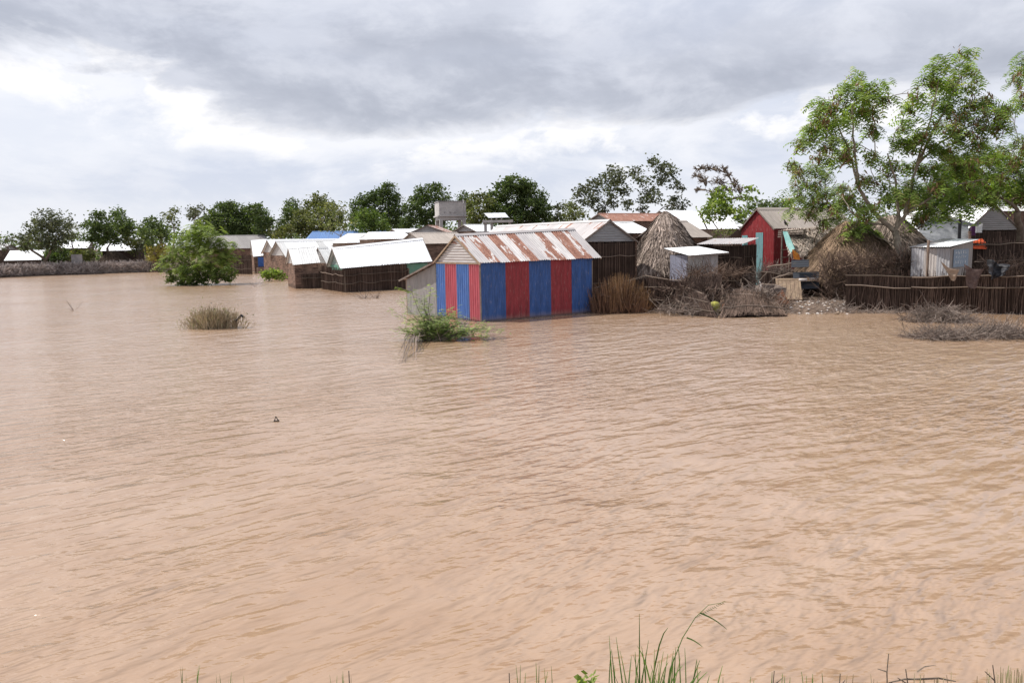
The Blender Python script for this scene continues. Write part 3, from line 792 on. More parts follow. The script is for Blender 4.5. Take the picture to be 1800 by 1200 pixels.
for e, r_, b_ in ((eL, rL, bL), (eR, rR, bR)):
    mb = MB(); mb.beam(e+V(0, 0, -.05), r_+V(0, 0, -.05), .045, .07); mb.beam(b_+V(0, 0, -.05), r_+V(0, 0, -.062), .045, .07); mb.build('rafter', M_WOOD, shop)
# its grey lean-to behind the end wall
lt = thing('lean_to_shed', 'grey sheet-metal lean-to with a low sloping roof against the end of the striped shop', 'shed', kl+n_*.9)
A = kl-u_*.06; Bp = kl+n_*2.0-u_*.5; z1a, z1b = 2.35, 1.62
for i in range(3):
    a = Bp.lerp(A, i/3); b = Bp.lerp(A, (i+1)/3); za = z1b+(z1a-z1b)*i/3; zb_ = z1b+(z1a-z1b)*(i+1)/3
    mb = MB(); corr_sheet(mb, a+V(0, 0, -.2), b+V(0, 0, -.2), b+V(0, 0, zb_), a+V(0, 0, za), .5, .006, su=i*4)
    mb.build('wall_sheet', m_tin('flat_grey_sheet', (.27, .255, .25), 0, .75, dirt=.3, spec=.25), lt)
mb = MB(); corr_sheet(mb, Bp-u_*.25-n_*-.25+V(0, 0, z1b-.02), A-u_*.25+V(0, 0, z1a+.06), A+u_*3.2+V(0, 0, z1a+.06), Bp+u_*3+n_*.25+V(0, 0, z1b-.02), .12, .012)
mb.build('roof_sheet', T_HALF, lt, smooth=True)
mb = MB(); mb.beam(Bp-u_*.24+n_*.25+V(0, 0, z1b-.06), A-u_*.24+V(0, 0, z1a+.01), .05, .07); mb.build('rafter', M_WOODG, lt)
wall(lt, Bp+u_*3, Bp, -.2, z1b, 'plain', M_MUDPALE)

# ---- hut 5: rusty streaked roof, grey gable towards us
c0 = W(1020, 420, 40.8); c1 = W(1123, 424, 42.6); gv = (c1-c0); gv.z = 0; W5 = gv.length; gu = gv.normalized(); bk = V(-gu.y, gu.x)
e5 = c0.copy(); far5 = c0+bk*12.5; e5.z = far5.z = 3.15
# eave line runs away from us: far end is 'left' as seen from the slope
house('wattle_hut', 'wattle hut with rust-streaked pale roof and grey corrugated gable right behind the striped shop', 'hut', far5, e5, W5/2, rise=1.15, z0=.1,
      roof=[T_STREAK, T_CLEAN, T_CLEAN, m_tin('greyish_streaked_tin', (.50, .485, .48), .30, .55, dirt=.35)], walls='plain', wm=M_MUD, right=('stick', M_WATTLE_D), gmat=m_tin('grey_gable_tin', (.27, .27, .28), .06, .5, dirt=.3), over=.10, sw=.8, pitch=.13, group=gHUT)

# ---- hut 4: big white roof inside a stick fence
e4L = W(598, 472, 57.2); e4R = W(760, 459, 60.6)
h4, d4 = house('white_roof_house', 'long house with a blinding white tin roof behind a dark stick fence', 'house', e4L, e4R, 1.85, ridge_py=436, dridge=.28, z0=-.1,
      roof=T_WHITE, walls='plain', wm=M_GREENW, front=('plain', M_WATTLE_D), over=.3, sw=.9, pitch=.16, gmat=m_tin('greenish_gable', (.30, .36, .33), .1, .6), group=gHUT)
wall(h4, d4['wl'].lerp(d4['wr'], .74)-d4['n']*.06, d4['wr']-d4['n']*.06, -.1, d4['zt']-.02, 'plain', M_GREENW)
# the stick fence around it
f1, f2, f3 = V(-14.1, 59.6), G(607, 514), G(719, 507.5)
fz = 1.52
fn = thing('stick_fence', 'tall dark stick fence standing in the water around the white-roofed long house', 'fence', (f1+f3)/2, 'stick fences')
for a, b, za, zb_ in ((f1, f2, 1.75, 1.60), (f2, f3, 1.60, 1.95)):
    mb = MB(); c_ = (a+b)/2; dd = (b-a).normalized(); nn = V(dd.y, -dd.x); c_ = c_-nn*.05; c_.z = .62
    mb.box(c_, ((b-a).length-.01, .05, 1.75), math.atan2(dd.y, dd.x), uv=(.1, .5)); mb.build('backing_mat', M_WATTLE_D, fn)
    mb = MB(); stick_fill(mb, a, b, -.3, (lambda t, za=za, zb_=zb_: za+(zb_-za)*t), .05, .017, .04, .10); stuff(mb.build('fence_sticks', M_WATTLE_D, fn))
    for k in (.35, .72):
        mb = MB(); pole(mb, a+nn*.08+V(0, 0, za*k), b+nn*.08+V(0, 0, zb_*k), .028, .04, 9); mb.build('rail', M_RAIL, fn)
for p in (f1, f2, f3):
    mb = MB(); mb.tube([p+V(0, -.03, -.4), p+V(.03, -.03, 1.5)], .04, 5); mb.build('post', M_RAIL, fn)

# ---- hut 3b with its own low fence
e3 = W(515, 466, 60.4); e3r = W(563, 461.5, 61.2)
h3b, d3b = house('short_white_roof_hut', 'short hut with a pale corrugated roof left of the fenced long house, mud wall showing', 'hut', e3, e3r, 2.2, ridge_py=436, z0=-.1,
      roof=[T_PALE, T_WHITE], walls='plain', wm=M_MUD, over=.18, pitch=.16, group=gHUT)
a, b = d3b['wl'].to_2d().to_3d()-d3b['n']*.45+d3b['u']*.35, d3b['wr'].to_2d().to_3d()-d3b['n']*.45+d3b['u']*.3
fn = thing('stick_fence', 'low stick fence in the water in front of the short pale-roofed hut', 'fence', (a+b)/2, 'stick fences')
dd = (b-a).normalized(); nn = V(dd.y, -dd.x)
mb = MB(); c_ = (a+b)/2-nn*.05; c_.z = .5; mb.box(c_, ((b-a).length, .05, 1.2), math.atan2(dd.y, dd.x), uv=(.1, .5)); mb.build('backing_mat', M_WATTLE_D, fn)
mb = MB(); stick_fill(mb, a, b, -.3, 1.15, .05, .017, .04, .08); stuff(mb.build('fence_sticks', M_WATTLE_D, fn))
mb = MB(); pole(mb, a+nn*.08+V(0, 0, .8), b+nn*.08+V(0, 0, .8), .028, .03); mb.build('rail', M_RAIL, fn)
# small roof wedged between
ea = W(584, 464, 66); eb = ea+(e3r-e3).normalized()*1.2; ea.z = eb.z = 1.9
house('narrow_roof_hut', 'narrow pale roof wedged between the short hut and the long white-roofed house', 'hut', W(574, 464, 63.5), W(592, 463, 64.0), 1.7, ridge_py=435, z0=-.1, roof=T_PALE, wm=M_MUD, over=.1, pitch=.16, group=gHUT)
# ---- hut 3, 2, 1
e = W(502, 452, 77); er = e+Vector((.80, .60, 0))*9; er.z = e.z
house('long_pale_roof_house', 'long house with an off-white corrugated roof and brick-brown wall behind the short hut', 'house', e, er, 2.4, ridge_py=424, z0=0, roof=[T_WHITE, T_PALE, T_WHITE], wm=M_MUD, over=.25, pitch=.18, group=gHUT)
e = W(483, 446, 88); er = e+Vector((.80, .60, 0))*9; er.z = e.z
house('narrow_gabled_house', 'white-roofed house whose dark gable shows between its two neighbours', 'house', e, er, 2.2, ridge_py=421.5, z0=.1, roof=T_WHITE, wm=M_MUD, over=.25, pitch=.18, group=gHUT)
e = W(445, 451, 96); er = W(473, 448.5, 96.7)
h1, d1 = house('blue_door_hut', 'white-roofed brown hut with a bright blue door, at the far end of the row', 'hut', e, er, 2.0, ridge_py=423, z0=.15, roof=T_WHITE, wm=M_MUD, over=.15, pitch=.18, group=gHUT)
pw = d1['wl'].lerp(d1['wr'], .22); qw = d1['wl'].lerp(d1['wr'], .86)
door(h1, pw, qw, .75, 1.95, M_BDOOR, -d1['n'])
mb = MB(); c_ = (pw+qw)/2-d1['n']*.35; mb.box((c_.x, c_.y, .32), (1.3, .6, .75), math.atan2(d1['u'].y, d1['u'].x)); mb.build('step', M_MUDPALE, h1)
# dark wattle compound left of it
a, b = W(412, 479, 95), W(443, 480, 93)
fn = thing('wattle_screen', 'dark wattle screen between the leafy bush and the blue-doored hut', 'fence', ((a.x+b.x)/2, (a.y+b.y)/2, 0), 'stick fences')
wall(fn, a, b, -.1, 2.3, 'stick', M_WATTLE_D, .09)
# hanging washing between huts
cl = MB(); p = W(479, 449, 84)
for k in range(3):
    q = p+V(.25*k, 0, 0); cl.box((q.x, q.y, q.z-.45), (.2, .04, .9+random.uniform(-.2, .1)))
tag(cl.build('hung_cloth', M_WHITEP, org=(p.x, p.y, p.z-.9)), 'pale washing hanging in the gap between two white-roofed huts', 'washing')
# ---- roofs behind, left to right
def far_house(name, label, pl, pr, d, dr, hw, rpy, roof, wm=M_MUD, z0=.2, insL=0, insR=0, **kw):
    a = W(pl[0], pl[1], d); b = W(pr[0], pr[1], dr); a.z = b.z = (a.z+b.z)/2
    return house(name, label, kw.pop('cat', 'house'), a, b, hw, ridge_py=rpy, z0=z0, roof=roof, wm=wm, insL=insL, insR=insR, group=kw.pop('group', gFAR), **kw)
far_house('grey_roof_hall', 'long grey-brown roof half hidden behind the big bush in the water', (372, 439), (487, 434), 112, 116, 3.4, 414.5, T_GREY, M_MUD, sw=1.6, pitch=.25, insR=1.2)
far_house('blue_roof_house', 'long house with a faded blue roof under the trees', (538, 428), (702, 421), 104, 108, 3.2, 407, T_BLUE, M_MUDPALE, sw=1.4, pitch=.25, insL=1.2, insR=1.2)
far_house('pale_gabled_house', 'white-roofed house with a grey gable in front of the blue roof', (611, 428), (668, 425), 78, 80, 2.2, 411, T_WHITE, M_MUDPALE, insL=1.0, pitch=.2)
far_house('hipped_white_house', 'white hipped roof just right of the grey gabled one', (655, 421), (730, 419), 74, 76, 2.4, 408.5, T_WHITE, M_MUDPALE, insL=.4, insR=.3, pitch=.2)
far_house('beige_roof_house', 'house with a dull beige roof and brown wall left of the striped shop', (746, 428.5), (830, 427), 66, 68.5, 2.6, 409.5, T_BEIGE, M_MUD, pitch=.18)
far_house('thin_white_roof', 'thin strip of white roof left of the water tower legs', (700, 410), (768, 407), 96, 98, 2.6, 403, T_WHITE, M_MUD, sw=1.4, pitch=.25)
far_house('rusty_gable_hut', 'little hut with a rusty gabled roof seen under the water tower', (789, 411), (805, 409), 80, 84, 2.2, 396, T_HALF, M_MUD, pitch=.2, cat='hut')
far_house('low_white_roof', 'small white roof between the water tower and the solar panel frame', (838, 408), (884, 406), 78, 80, 2.2, 395, [T_WHITE, T_PALE], M_MUD, pitch=.2)
far_house('red_rust_roof_house', 'long house with a red rusted roof behind the thatched hut', (1075, 391), (1203, 386.5), 74, 78, 2.2, 375.5, [T_REDRUST, T_REDRUST, T_RUST], M_MUD, pitch=.2, sw=.7)
far_house('white_slope_house', 'bluish white roof between the grey gable and the thatched cone', (1100, 412), (1152, 408), 52, 54, 2.0, 390, [T_WHITE, T_PALE], M_MUD, pitch=.15)
far_house('upper_white_house', 'white roof showing above the grey one right of the thatched cone', (1186, 387), (1266, 384.5), 82, 85, 2.4, 370.5, T_WHITE, M_MUD, pitch=.2, insR=1.7)
far_house('wide_white_house', 'wide white roof left of the red house behind a slim fresh green tree', (1222, 403), (1300, 402), 66, 68, 2.4, 383, T_WHITE, M_MUDPALE, pitch=.18)
far_house('white_house_by_red', 'white roof touching the left edge of the red house', (1262, 399), (1312, 398), 78, 80, 2.4, 380, T_WHITE, M_MUD, pitch=.2)
far_house('grey_sloping_house', 'house with a dusty grey sheet roof tucked behind the thatched cone', (1205, 419), (1252, 415), 50, 52, 2.0, 388, T_BEIGE, M_MUD, pitch=.14, cat='hut')
# lean roof with dark wattle wall
a, b = W(1226, 423, 44.5), W(1309, 428, 43.0); a.z = b.z = 2.95
dd = (b-a).normalized(); nn = V(-dd.y, dd.x); lr = thing('dark_wattle_shed', 'low dark wattle shed with a thin flat tin roof left of the red house', 'shed', ((a.x+b.x)/2, (a.y+b.y)/2, .2))
for i in range(4):
    mb = MB(); corr_sheet(mb, a.lerp(b, i/4)-nn*.2, a.lerp(b, (i+1)/4)-nn*.2, a.lerp(b, (i+1)/4)+nn*2.6+V(0, 0, .30), a.lerp(b, i/4)+nn*2.6+V(0, 0, .30), .13); mb.build('roof_sheet', random.choice((T_BEIGE, T_CLEAN)), lr, smooth=True)
wall(lr, a+nn*.1, b+nn*.1-dd*.15, .15, 2.92, 'stick', M_WATTLE_D, .055); wall(lr, b+nn*.1-dd*.1, b+nn*2.4-dd*.1, .15, 2.95, 'stick', M_WATTLE_D); wall(lr, a+nn*2.4, a+nn*.1, .15, 2.95, 'plain', M_WATTLE_D)

# ---- water tower
d = 95; wt = thing('water_tower', 'concrete water tank raised on four square legs above the roofs', 'water tower', W(790, 430, d).xy.to_3d()+V(0, 0, .2))
tl = W(759.5, 355, d); tr = W(818, 355, d); zb = W(789, 378.5, d).z; zt = tl.z; x0, x1 = tl.x, tr.x; cx = (x0+x1)/2; wdt = x1-x0; dp = 3.4; rot = R(14)
def tb(name, cx_, cy_, cz_, sx, sy, sz, m_):
    M = Matrix.Rotation(rot, 3, 'Z'); v = M @ Vector((cx_, cy_, 0)); mb = MB(); mb.box((cx+v.x, d+2+v.y, cz_), (sx, sy, sz), rot); return mb.build(name, m_, wt)
ww = wdt*.82
tb('tank', 0, 0, (zb+zt)/2, ww, dp, zt-zb, M_CONC)
tb('tank_lid', 0, 0, zt+.05, ww+.12, dp+.12, .11, M_CONCD)
tb('platform', 0, 0, zb-.07, ww+.35, dp+.35, .14, M_CONC)
for sy in (-1, 1): tb('beam', 0, sy*(dp/2-.2), zb-.34, ww-.05, .3, .40, M_CONC)
for sx in (-1, 1):
    tb('beam', sx*(ww/2-.22), 0, zb-.342, .3, dp-.72, .395, M_CONC)
    for sy in (-1, 1): tb('leg', sx*(ww/2-.22), sy*(dp/2-.2), (zb-.54+.1)/2, .38, .38, zb-.54-.1, M_CONC)
mb = MB(); mb.tube([V(x1-.25, d+.3, .1), V(x1-.25, d+.3, zt-.2), V(x1-.3, d+.8, zt+.25)], .06, 6); mb.build('pipe', M_CONCD, wt)
for k in range(3):
    mb = MB(); mb.tube([V(cx-.5+k*.6, d+.05+.1*k, zb+.35), V(cx-.5+k*.6, d+.55, zb+.35)], .07, 6); mb.build('outlet', M_CONCD, wt)

# ---- solar panel on a concrete frame
d = 70; p0, p1, p2, p3 = W(859, 383.5, d), W(895, 382.5, d), W(888.5, 374.6, d+1.0), W(851, 375.4, d+1.0)
fr = thing('concrete_frame', 'low concrete frame standing between roofs under the solar panel', 'frame', (W(875, 410, d).x, d, .2))
zb_ = W(875, 389, d).z; xa, xb = W(848, 389, d).x, W(902, 389, d).x
mb = MB(); mb.box(((xa+xb)/2, d+.3, zb_), (xb-xa, .9, .22)); mb.build('beam', M_CONC, fr)
for x in (xa+.25, xa+.8, xb-.3):
    mb = MB(); mb.box((x, d+.3, (zb_-.11+.1)/2), (.25, .3, zb_-.11-.1)); mb.build('leg', M_CONC, fr)
so = thing('solar_panel', 'white tilted solar panel on a bracket above the roofs right of the water tower', 'solar panel', (W(875, 386, d).x, d+.3, zb_+.11))
for i in range(3):
    mb = MB(); a, b, c_, e = p0.lerp(p1, i/3), p0.lerp(p1, (i+1)/3-.02), p3.lerp(p2, (i+1)/3-.02), p3.lerp(p2, i/3); nn = (b-a).cross(e-a).normalized()*.04
    mb.add([a, b, c_, e, a+nn, b+nn, c_+nn, e+nn], [(3, 2, 1, 0), (4, 5, 6, 7), (0, 1, 5, 4), (1, 2, 6, 5), (2, 3, 7, 6), (3, 0, 4, 7)]); mb.build('panel', M_PANEL, so)
c_ = (p0+p2)/2
mb = MB(); mb.beam((c_.x-.1, c_.y, zb_+.05), c_-V(0, 0, .03), .12); mb.beam((c_.x-.5, c_.y, zb_+.05), c_+V(-.5, 0, -.03), .1); mb.beam((c_.x+.3, c_.y, zb_+.05), c_+V(.5, 0, -.03), .1); mb.build('bracket', M_WHITEP, so)

# ---- far left shore sheds
gL = 'sheds on the far left shore'
far_house('far_left_shed', 'shed with a dazzling white roof behind the leaning tree at the far left', (7, 459), (72, 455.5), 107, 108, 2.4, 441, T_WHITE, M_WATTLE_D, pitch=.25, sw=1.6, group=gL, cat='shed')
far_house('edge_shed', 'bit of a pale roof at the very left edge', (-40, 441), (2, 438), 118, 118, 2.4, 430, T_PALE, M_MUD, pitch=.25, sw=1.6, group=gL, cat='shed')
far_house('far_shed', 'white-roofed shed above a round green bush on the left shore', (101, 437), (154, 436), 124, 125, 2.4, 425.5, T_WHITE, M_WATTLE_D, pitch=.25, sw=1.6, group=gL, cat='shed')
far_house('little_grey_roof', 'small grey roof peeping out right of the white-roofed shed', (140, 437), (162, 436), 132, 133, 1.8, 427, T_PALE, M_MUD, pitch=.25, sw=1.6, group=gL, cat='shed')
far_house('far_shed_dark_wall', 'white-roofed shed with dark walls behind a brown thatched hump on the left shore', (176, 441.5), (242, 439.5), 119, 120, 2.4, 428, T_WHITE, M_WATTLE_D, pitch=.25, sw=1.6, group=gL, cat='shed')

# ================================================================== RED HOUSE AND THATCH
ra = W(1297, 404, 45.2); rb_ = W(1360, 399.5, 46.6)
e0 = W(1361, 400.5, 46.0); e1 = e0+Vector((.90, .44, 0)).normalized()*6.6; e0.z = e1.z = 3.75
rh, rd_ = house('red_house', 'tall crimson corrugated house with teal panels and a dusty pink-grey roof', 'house', e0, e1, 1.45, ridge_py=366, z0=.25, roof=T_BEIGE, walls='corr', wm=P_CRIMSON,
      left=('corr', P_CRIMSON), gmat=P_CRIMSON, gh=False, over=.12, sw=.9, pitch=.13)
def on_left(t): return rd_['kl'].lerp(rd_['wl'], t)
for t0, t1, z0_, z1_, nm_ in ((.02, .20, 1.5, 3.4, 'shutter'), (.46, .68, .45, 3.55, 'door')):
    a, b = on_left(t0).to_2d().to_3d(), on_left(t1).to_2d().to_3d(); o_ = -rd_['u']*.035; mb = MB()
    corr_sheet(mb, a+o_+V(0, 0, z0_), b+o_+V(0, 0, z0_), b+o_+V(0, 0, z1_), a+o_+V(0, 0, z1_), .13, .014); mb.build(nm_, P_TEAL, rh, smooth=True)
# its lower side roof on the left
a = rd_['bL']; mb = MB(); o_ = rd_['n']
corr_sheet(mb, a+V(0, 0, .02)-rd_['u']*.1, a+o_*.9+V(0, 0, -.5)-rd_['u']*.1, a+o_*.9+rd_['u']*4+V(0, 0, -.5), a+rd_['u']*4+V(0, 0, .02), .13); mb.build('side_roof', T_GREY, rh)

def thatch_cone(name, label, c_, rad, ztop, zbot, m_, nst=5200, sx=1.0, ridge=0.0, rz=0.0, ln=(.35, .8), rr=.012, prof=.75, skirt=None, cat='hut', wallr=.8, zg=.2, z_irr=.18, base=None):
    c_ = Vector(c_); root = base or thing(name, label, cat, (c_.x, c_.y, zg)); cr_, sr = math.cos(rz), math.sin(rz)
    def surf(t, an, off=0.0):      # t 0 top .. 1 bottom
        rx = rad*(t**prof)*(1+.06*math.sin(an*3+1)+.04*math.sin(an*7)); z = ztop+(zbot-ztop)*t
        x = rx*math.cos(an)*sx+ridge*(1 if math.cos(an) > 0 else -1)*min(1, abs(math.cos(an))*2.2); y = rx*math.sin(an)
        x *= 1+off; y *= 1+off
        if skirt: z += skirt(an)*t
        z -= ridge*.08*(1-t)*0
        return Vector((c_.x+x*cr_-y*sr, c_.y+x*sr+y*cr_, z+math.sin(an*5)*.04*t))
    mb_ = MB(); NA, NTt = 40, 10; vs = []
    for j in range(NTt+1):
        for i in range(NA): vs.append(surf(j/NTt*.97, 2*math.pi*i/NA)-V(0, 0, .05))
    fs = [(j*NA+i, (j+1)*NA+i, (j+1)*NA+(i+1) % NA, j*NA+(i+1) % NA) for j in range(NTt) for i in range(NA)]
    mb_.add(vs, fs+[tuple(range(NA))]); mb_.build('roof_underlayer', M_THBASE, root, smooth=True)
    mb_ = MB()
    for _ in range(nst):
        t = random.random()**.62; an = random.uniform(0, 2*math.pi); L_ = random.uniform(*ln)
        p = surf(max(0.0, t-.02), an)
        dt = L_/max(.5, (zbot-ztop)**2+rad**2)**.5*1.0
        q = surf(t+dt, an+random.gauss(0, .10)/(t+.3))
        out = (q-Vector((c_.x, c_.y, q.z))).normalized()
        p = p+out*random.uniform(-.02, .06); q = q+out*random.uniform(-.02, .13)+V(0, 0, random.uniform(-.04, .07))
        side = (q-p).cross(out).normalized()*rr*random.uniform(.6, 1.8)
        mb_.quads(np.array([[p-side, p+side, q+side*.4, q-side*.4]]), np.array([random.random()]))
    stuff(mb_.build('thatch', m_, root))
    # wall ring of sticks
    mb_ = MB(); N_ = 22
    for i in range(N_*9):
        an = 2*math.pi*i/(N_*9); p = surf(wallr, an); p.z = zg-.15; q = surf(wallr, an); mb_.stick(p, V(p.x, p.y, q.z), .03, (random.random()*.6, .5))
    stuff(mb_.build('wall_sticks', M_WATTLE_D, root)); return root
cpt = W(1172, 420, 44)
thatch_cone('thatched_hut', 'grey palm-thatched hut with a tall pointed shaggy roof', (cpt.x, 44.5, 0), 1.95, zfor(cpt.x-.2, 44.5, 371), 2.15, M_THATCH, 8000, ln=(.22, .6), rr=.030, prof=.68,
            skirt=lambda an: -.75*max(0, -math.cos(an-.55))-.0, zg=.15)
# small thatched lean-to with teal tarp
p = W(1420, 420, 43.5)
th = thing('thatched_kitchen', 'straw-coloured thatched shelter with a teal tarpaulin, right of the red house', 'shelter', (p.x, 43.5, .3))
q0, q1, q2, q3 = W(1388, 447, 41.6), W(1442, 449, 41.8), W(1462, 397, 44.6), W(1376, 405, 44.2)
mb = MB(); mb.add([q0, q1, q2, q3, q0-V(0, 0, .1), q1-V(0, 0, .1), q2-V(0, 0, .1), q3-V(0, 0, .1)], [(0, 1, 2, 3), (7, 6, 5, 4), (0, 4, 5, 1), (3, 2, 6, 7), (1, 5, 6, 2), (0, 3, 7, 4)]); mb.build('roof_underlayer', M_THBASE, th)
mb = MB(); nn = (q1-q0).cross(q3-q0).normalized()
for _ in range(2600):
    s_, t = random.random(), random.random()
    p = q0.lerp(q1, s_).lerp(q3.lerp(q2, s_), t)+nn*random.uniform(.0, .12); dd = (q0-q3).normalized()+Vector(rand_dirs(1)[0])*.35; dd.normalize()
    e_ = p+dd*random.uniform(.2, .5); sd_ = dd.cross(nn).normalized()*.018
    mb.quads(np.array([[p-sd_, p+sd_, e_+sd_*.4, e_-sd_*.4]]), np.array([random.random()*.6+.4]))
stuff(mb.build('thatch', m_stick('bleached_thatch', (.22, .17, .14), (.52, .44, .38)), th))
for a in (q0, q1, q2, q3):
    mb = MB(); pole(mb, V(a.x, a.y, .2), a-V(0, 0, .1), .05, .03); mb.build('post', M_RAIL, th)
a, b = W(1374, 405, 43), W(1411, 401, 43.6)
sh = thing('wooden_rack', 'stack of dark grey boards forming a rack beside the red house', 'rack', (a.x, a.y, .3))
for k in range(4):
    mb = MB(); mb.box(((a.x+b.x)/2, (a.y+b.y)/2+.02*k, a.z-.02-k*.11), (b.x-a.x, .5, .05), random.uniform(-.03, .03), 0, R(-2+k)); mb.build('board', M_WOODG, sh)
for x in (a.x+.06, b.x-.06):
    mb = MB(); mb.tube([V(x, a.y+.1, .2), V(x, a.y+.1, a.z+.05)], .04, 6); mb.build('post', M_WOODG, sh)
for k in range(5):
    z = .9+k*.42; mb = MB(); pole(mb, V(a.x-.05, a.y-.05, z), V(a.x+.75, a.y-.08, z+random.uniform(-.05, .05)), .025, .02); mb.build('rung', M_RAIL, sh)
# teal tarp
q = [W(1376, 407, 42.5), W(1384, 407, 42.2), W(1397, 437, 41.3), W(1390, 444, 41.3), W(1382, 430, 41.8)]
mb = MB(); vs = [Vector(x) for x in q]; mb.add(vs+[v+V(.05, .08, 0) for v in vs], [(0, 4, 3, 2, 1), (5, 6, 7, 8, 9)]+[(i, (i+1) % 5, 5+(i+1) % 5, 5+i) for i in range(5)])
tag(mb.build('teal_tarpaulin', M_TEALT, org=vs[3]), 'torn teal tarpaulin hanging from the edge of the straw roof', 'tarpaulin')
p = W(1400, 447, 41); mb = MB()
for k in range(4): mb.box((p.x-.12+k*.08, 41+random.uniform(-.04, .04), p.z-.05*k), (.09, .03, .5-.06*k), 0, 0, R(-12))
tag(mb.build('amber_cloth', M_OCHRE, org=p-V(0, 0, .3)), 'amber and orange cloth hanging below the straw roof', 'cloth')
# bird on the rack
p = W(1380, 396, 43.1); mb = MB()
def blob(mb_, c_, r_, sc=(1, 1, 1), rz=0, k=8):
    c_ = Vector(c_); vs = []; M = Matrix.Rotation(rz, 3, 'Z')
    for j in range(k+1):
        th_ = math.pi*j/k
        for i in range(k): ph = 2*math.pi*i/k; vs.append(c_+M @ Vector((r_*sc[0]*math.sin(th_)*math.cos(ph), r_*sc[1]*math.sin(th_)*math.sin(ph), r_*sc[2]*math.cos(th_))))
    mb_.add(vs, [(j*k+i, (j+1)*k+i, (j+1)*k+(i+1) % k, j*k+(i+1) % k) for j in range(k) for i in range(k)], (random.random(), .5))
pts = [(0, .11, .02), (0, .06, .08), (0, .0, .14), (0, -.02, .2), (0, -.03, .25), (0, -.05, .29)]
mb.tube([p+V(y_, 0, z_) for _, y_, z_ in [(0, .16, -.06)]+list(pts)], [.012, .04, .062, .066, .05, .028, .034], 8)
mb.tube([p+V(-.05, 0, .29), p+V(-.09, 0, .285)], [.02, .004], 5)
for s_ in (-1, 1): mb.tube([p+V(0, .02*s_, .1), p+V(0, .02*s_, -.02)], .008, 4)
tag(mb.build('bird', M_BIRD, smooth=True, org=p), 'dark bird perched upright on the board rack beside the red house', 'bird')

# big brown thatched hut under the tree
p = W(1530, 420, 40.8)
bt = thing('big_thatched_hut', 'large brown grass-thatched hut slumped under the feathery tree', 'hut', (p.x, 41.3, .2))
zt = W(1500, 388, 41).z
thatch_cone('x', 'x', (W(1500, 400, 41).x, 41.2, 0), 2.35, zt, 1.75, M_GRASSTH, 9000, ln=(.5, 1.1), rr=.014, prof=.8, base=bt, ridge=.3, skirt=lambda an: -.3*max(0, -math.cos(an)), wallr=.75)
thatch_cone('x', 'x', (W(1574, 400, 42).x, 42.4, 0), 1.85, W(1574, 377, 42).z, 2.5, M_THATCH, 6000, ln=(.4, .8), rr=.016, prof=.8, base=bt, ridge=.2, wallr=.75)

# ---- tin latrine (white roof) in front of thatched hut
def tin_box(name, label, cat, corners, roofc, z0, wmats, roofm, roofname='roof_sheet'):
    root = thing(name, label, cat, (sum(c_.x for c_ in corners)/4, sum(c_.y for c_ in corners)/4, z0))
    return root
c_f = W(1209, 448, 39.0); c_l = W(1178, 446, 40.3); c_r = W(1262, 448, 40.2)
c_b = c_l+(c_r-c_f)
tn = thing('tin_latrine', 'small tin latrine with a flat white roof in front of the pointed thatched hut', 'latrine', ((c_l.x+c_r.x)/2, (c_l.y+c_r.y)/2, .2))
wall(tn, c_l, c_f, .15, c_f.z-.02, 'corr', [m_tin('bluish_wall_tin', (.24, .25, .32), .1, .5)], sw=.55, pitch=.11)
wall(tn, c_f, c_r, .15, c_f.z-.02, 'corr', [T_WALL, m_tin('pale_wall_tin', (.50, .49, .48), .05, .5)], sw=.55, pitch=.11)
wall(tn, c_r, c_b, .15, c_f.z, 'corr', [T_WALL]); wall(tn, c_b, c_l, .15, c_f.z, 'corr', [T_WALL])
ro = [W(1167, 436.5, 40.6), W(1211, 449, 38.5), W(1281, 443.5, 40.2), W(1226, 433, 42.0)]
for i in range(2):
    mb = MB(); a, b = ro[0].lerp(ro[3], i/2), ro[0].lerp(ro[3], (i+1)/2); c2, d2 = ro[1].lerp(ro[2], (i+1)/2), ro[1].lerp(ro[2], i/2)
    corr_sheet(mb, d2, c2, b, a, .12, .012); mb.build('roof_sheet', T_WHITE, tn, smooth=True)
mb = MB(); mb.beam(ro[1]-V(0, 0, .05), ro[2]-V(0, 0, .05), .05, .06); mb.build('roof_beam', M_WOODG, tn)

# ---- tin kiosk on the right with the painted panel
k_f = W(1671, 434, 35.6); k_l = W(1603, 436, 37.0); k_r = W(1710.5, 422.5, 37.3)
zk = k_f.z-.05; kb = k_l+(k_r-k_f)
tk = thing('tin_kiosk', 'small grey tin shed with a faded blue painted panel, behind the right-hand fence', 'shed', ((k_l.x+k_r.x)/2, (k_l.y+k_r.y)/2, .2))
mpale = m_tin('pinkish_pale_tin', (.50, .45, .42), .06, .6, dirt=.25)
wall(tk, k_l, k_f, .15, zk, 'corr', [mpale, T_WALL], sw=.6, pitch=.13, amp=.022)
for i in range(2):
    a, b = k_f.lerp(k_r, i/2), k_f.lerp(k_r, (i+1)/2); a.z = b.z = .15; za = zk+.32*i/2; zb_ = zk+.32*(i+1)/2
    mb = MB(); corr_sheet(mb, a, b, V(b.x, b.y, zb_), V(a.x, a.y, za), .3, .006); mb.build('wall_sheet', m_tin('flat_brownish_sheet', (.25, .225, .21), .05, .7), tk)
wall(tk, k_r, kb, .15, zk+.3, 'corr', [T_WALL]); wall(tk, kb, k_l, .15, zk, 'corr', [T_WALL])
ro = [W(1597, 434.5, 37.2), W(1670, 433.5, 35.2), W(1722, 420.5, 37.2), W(1660, 419.5, 39)]
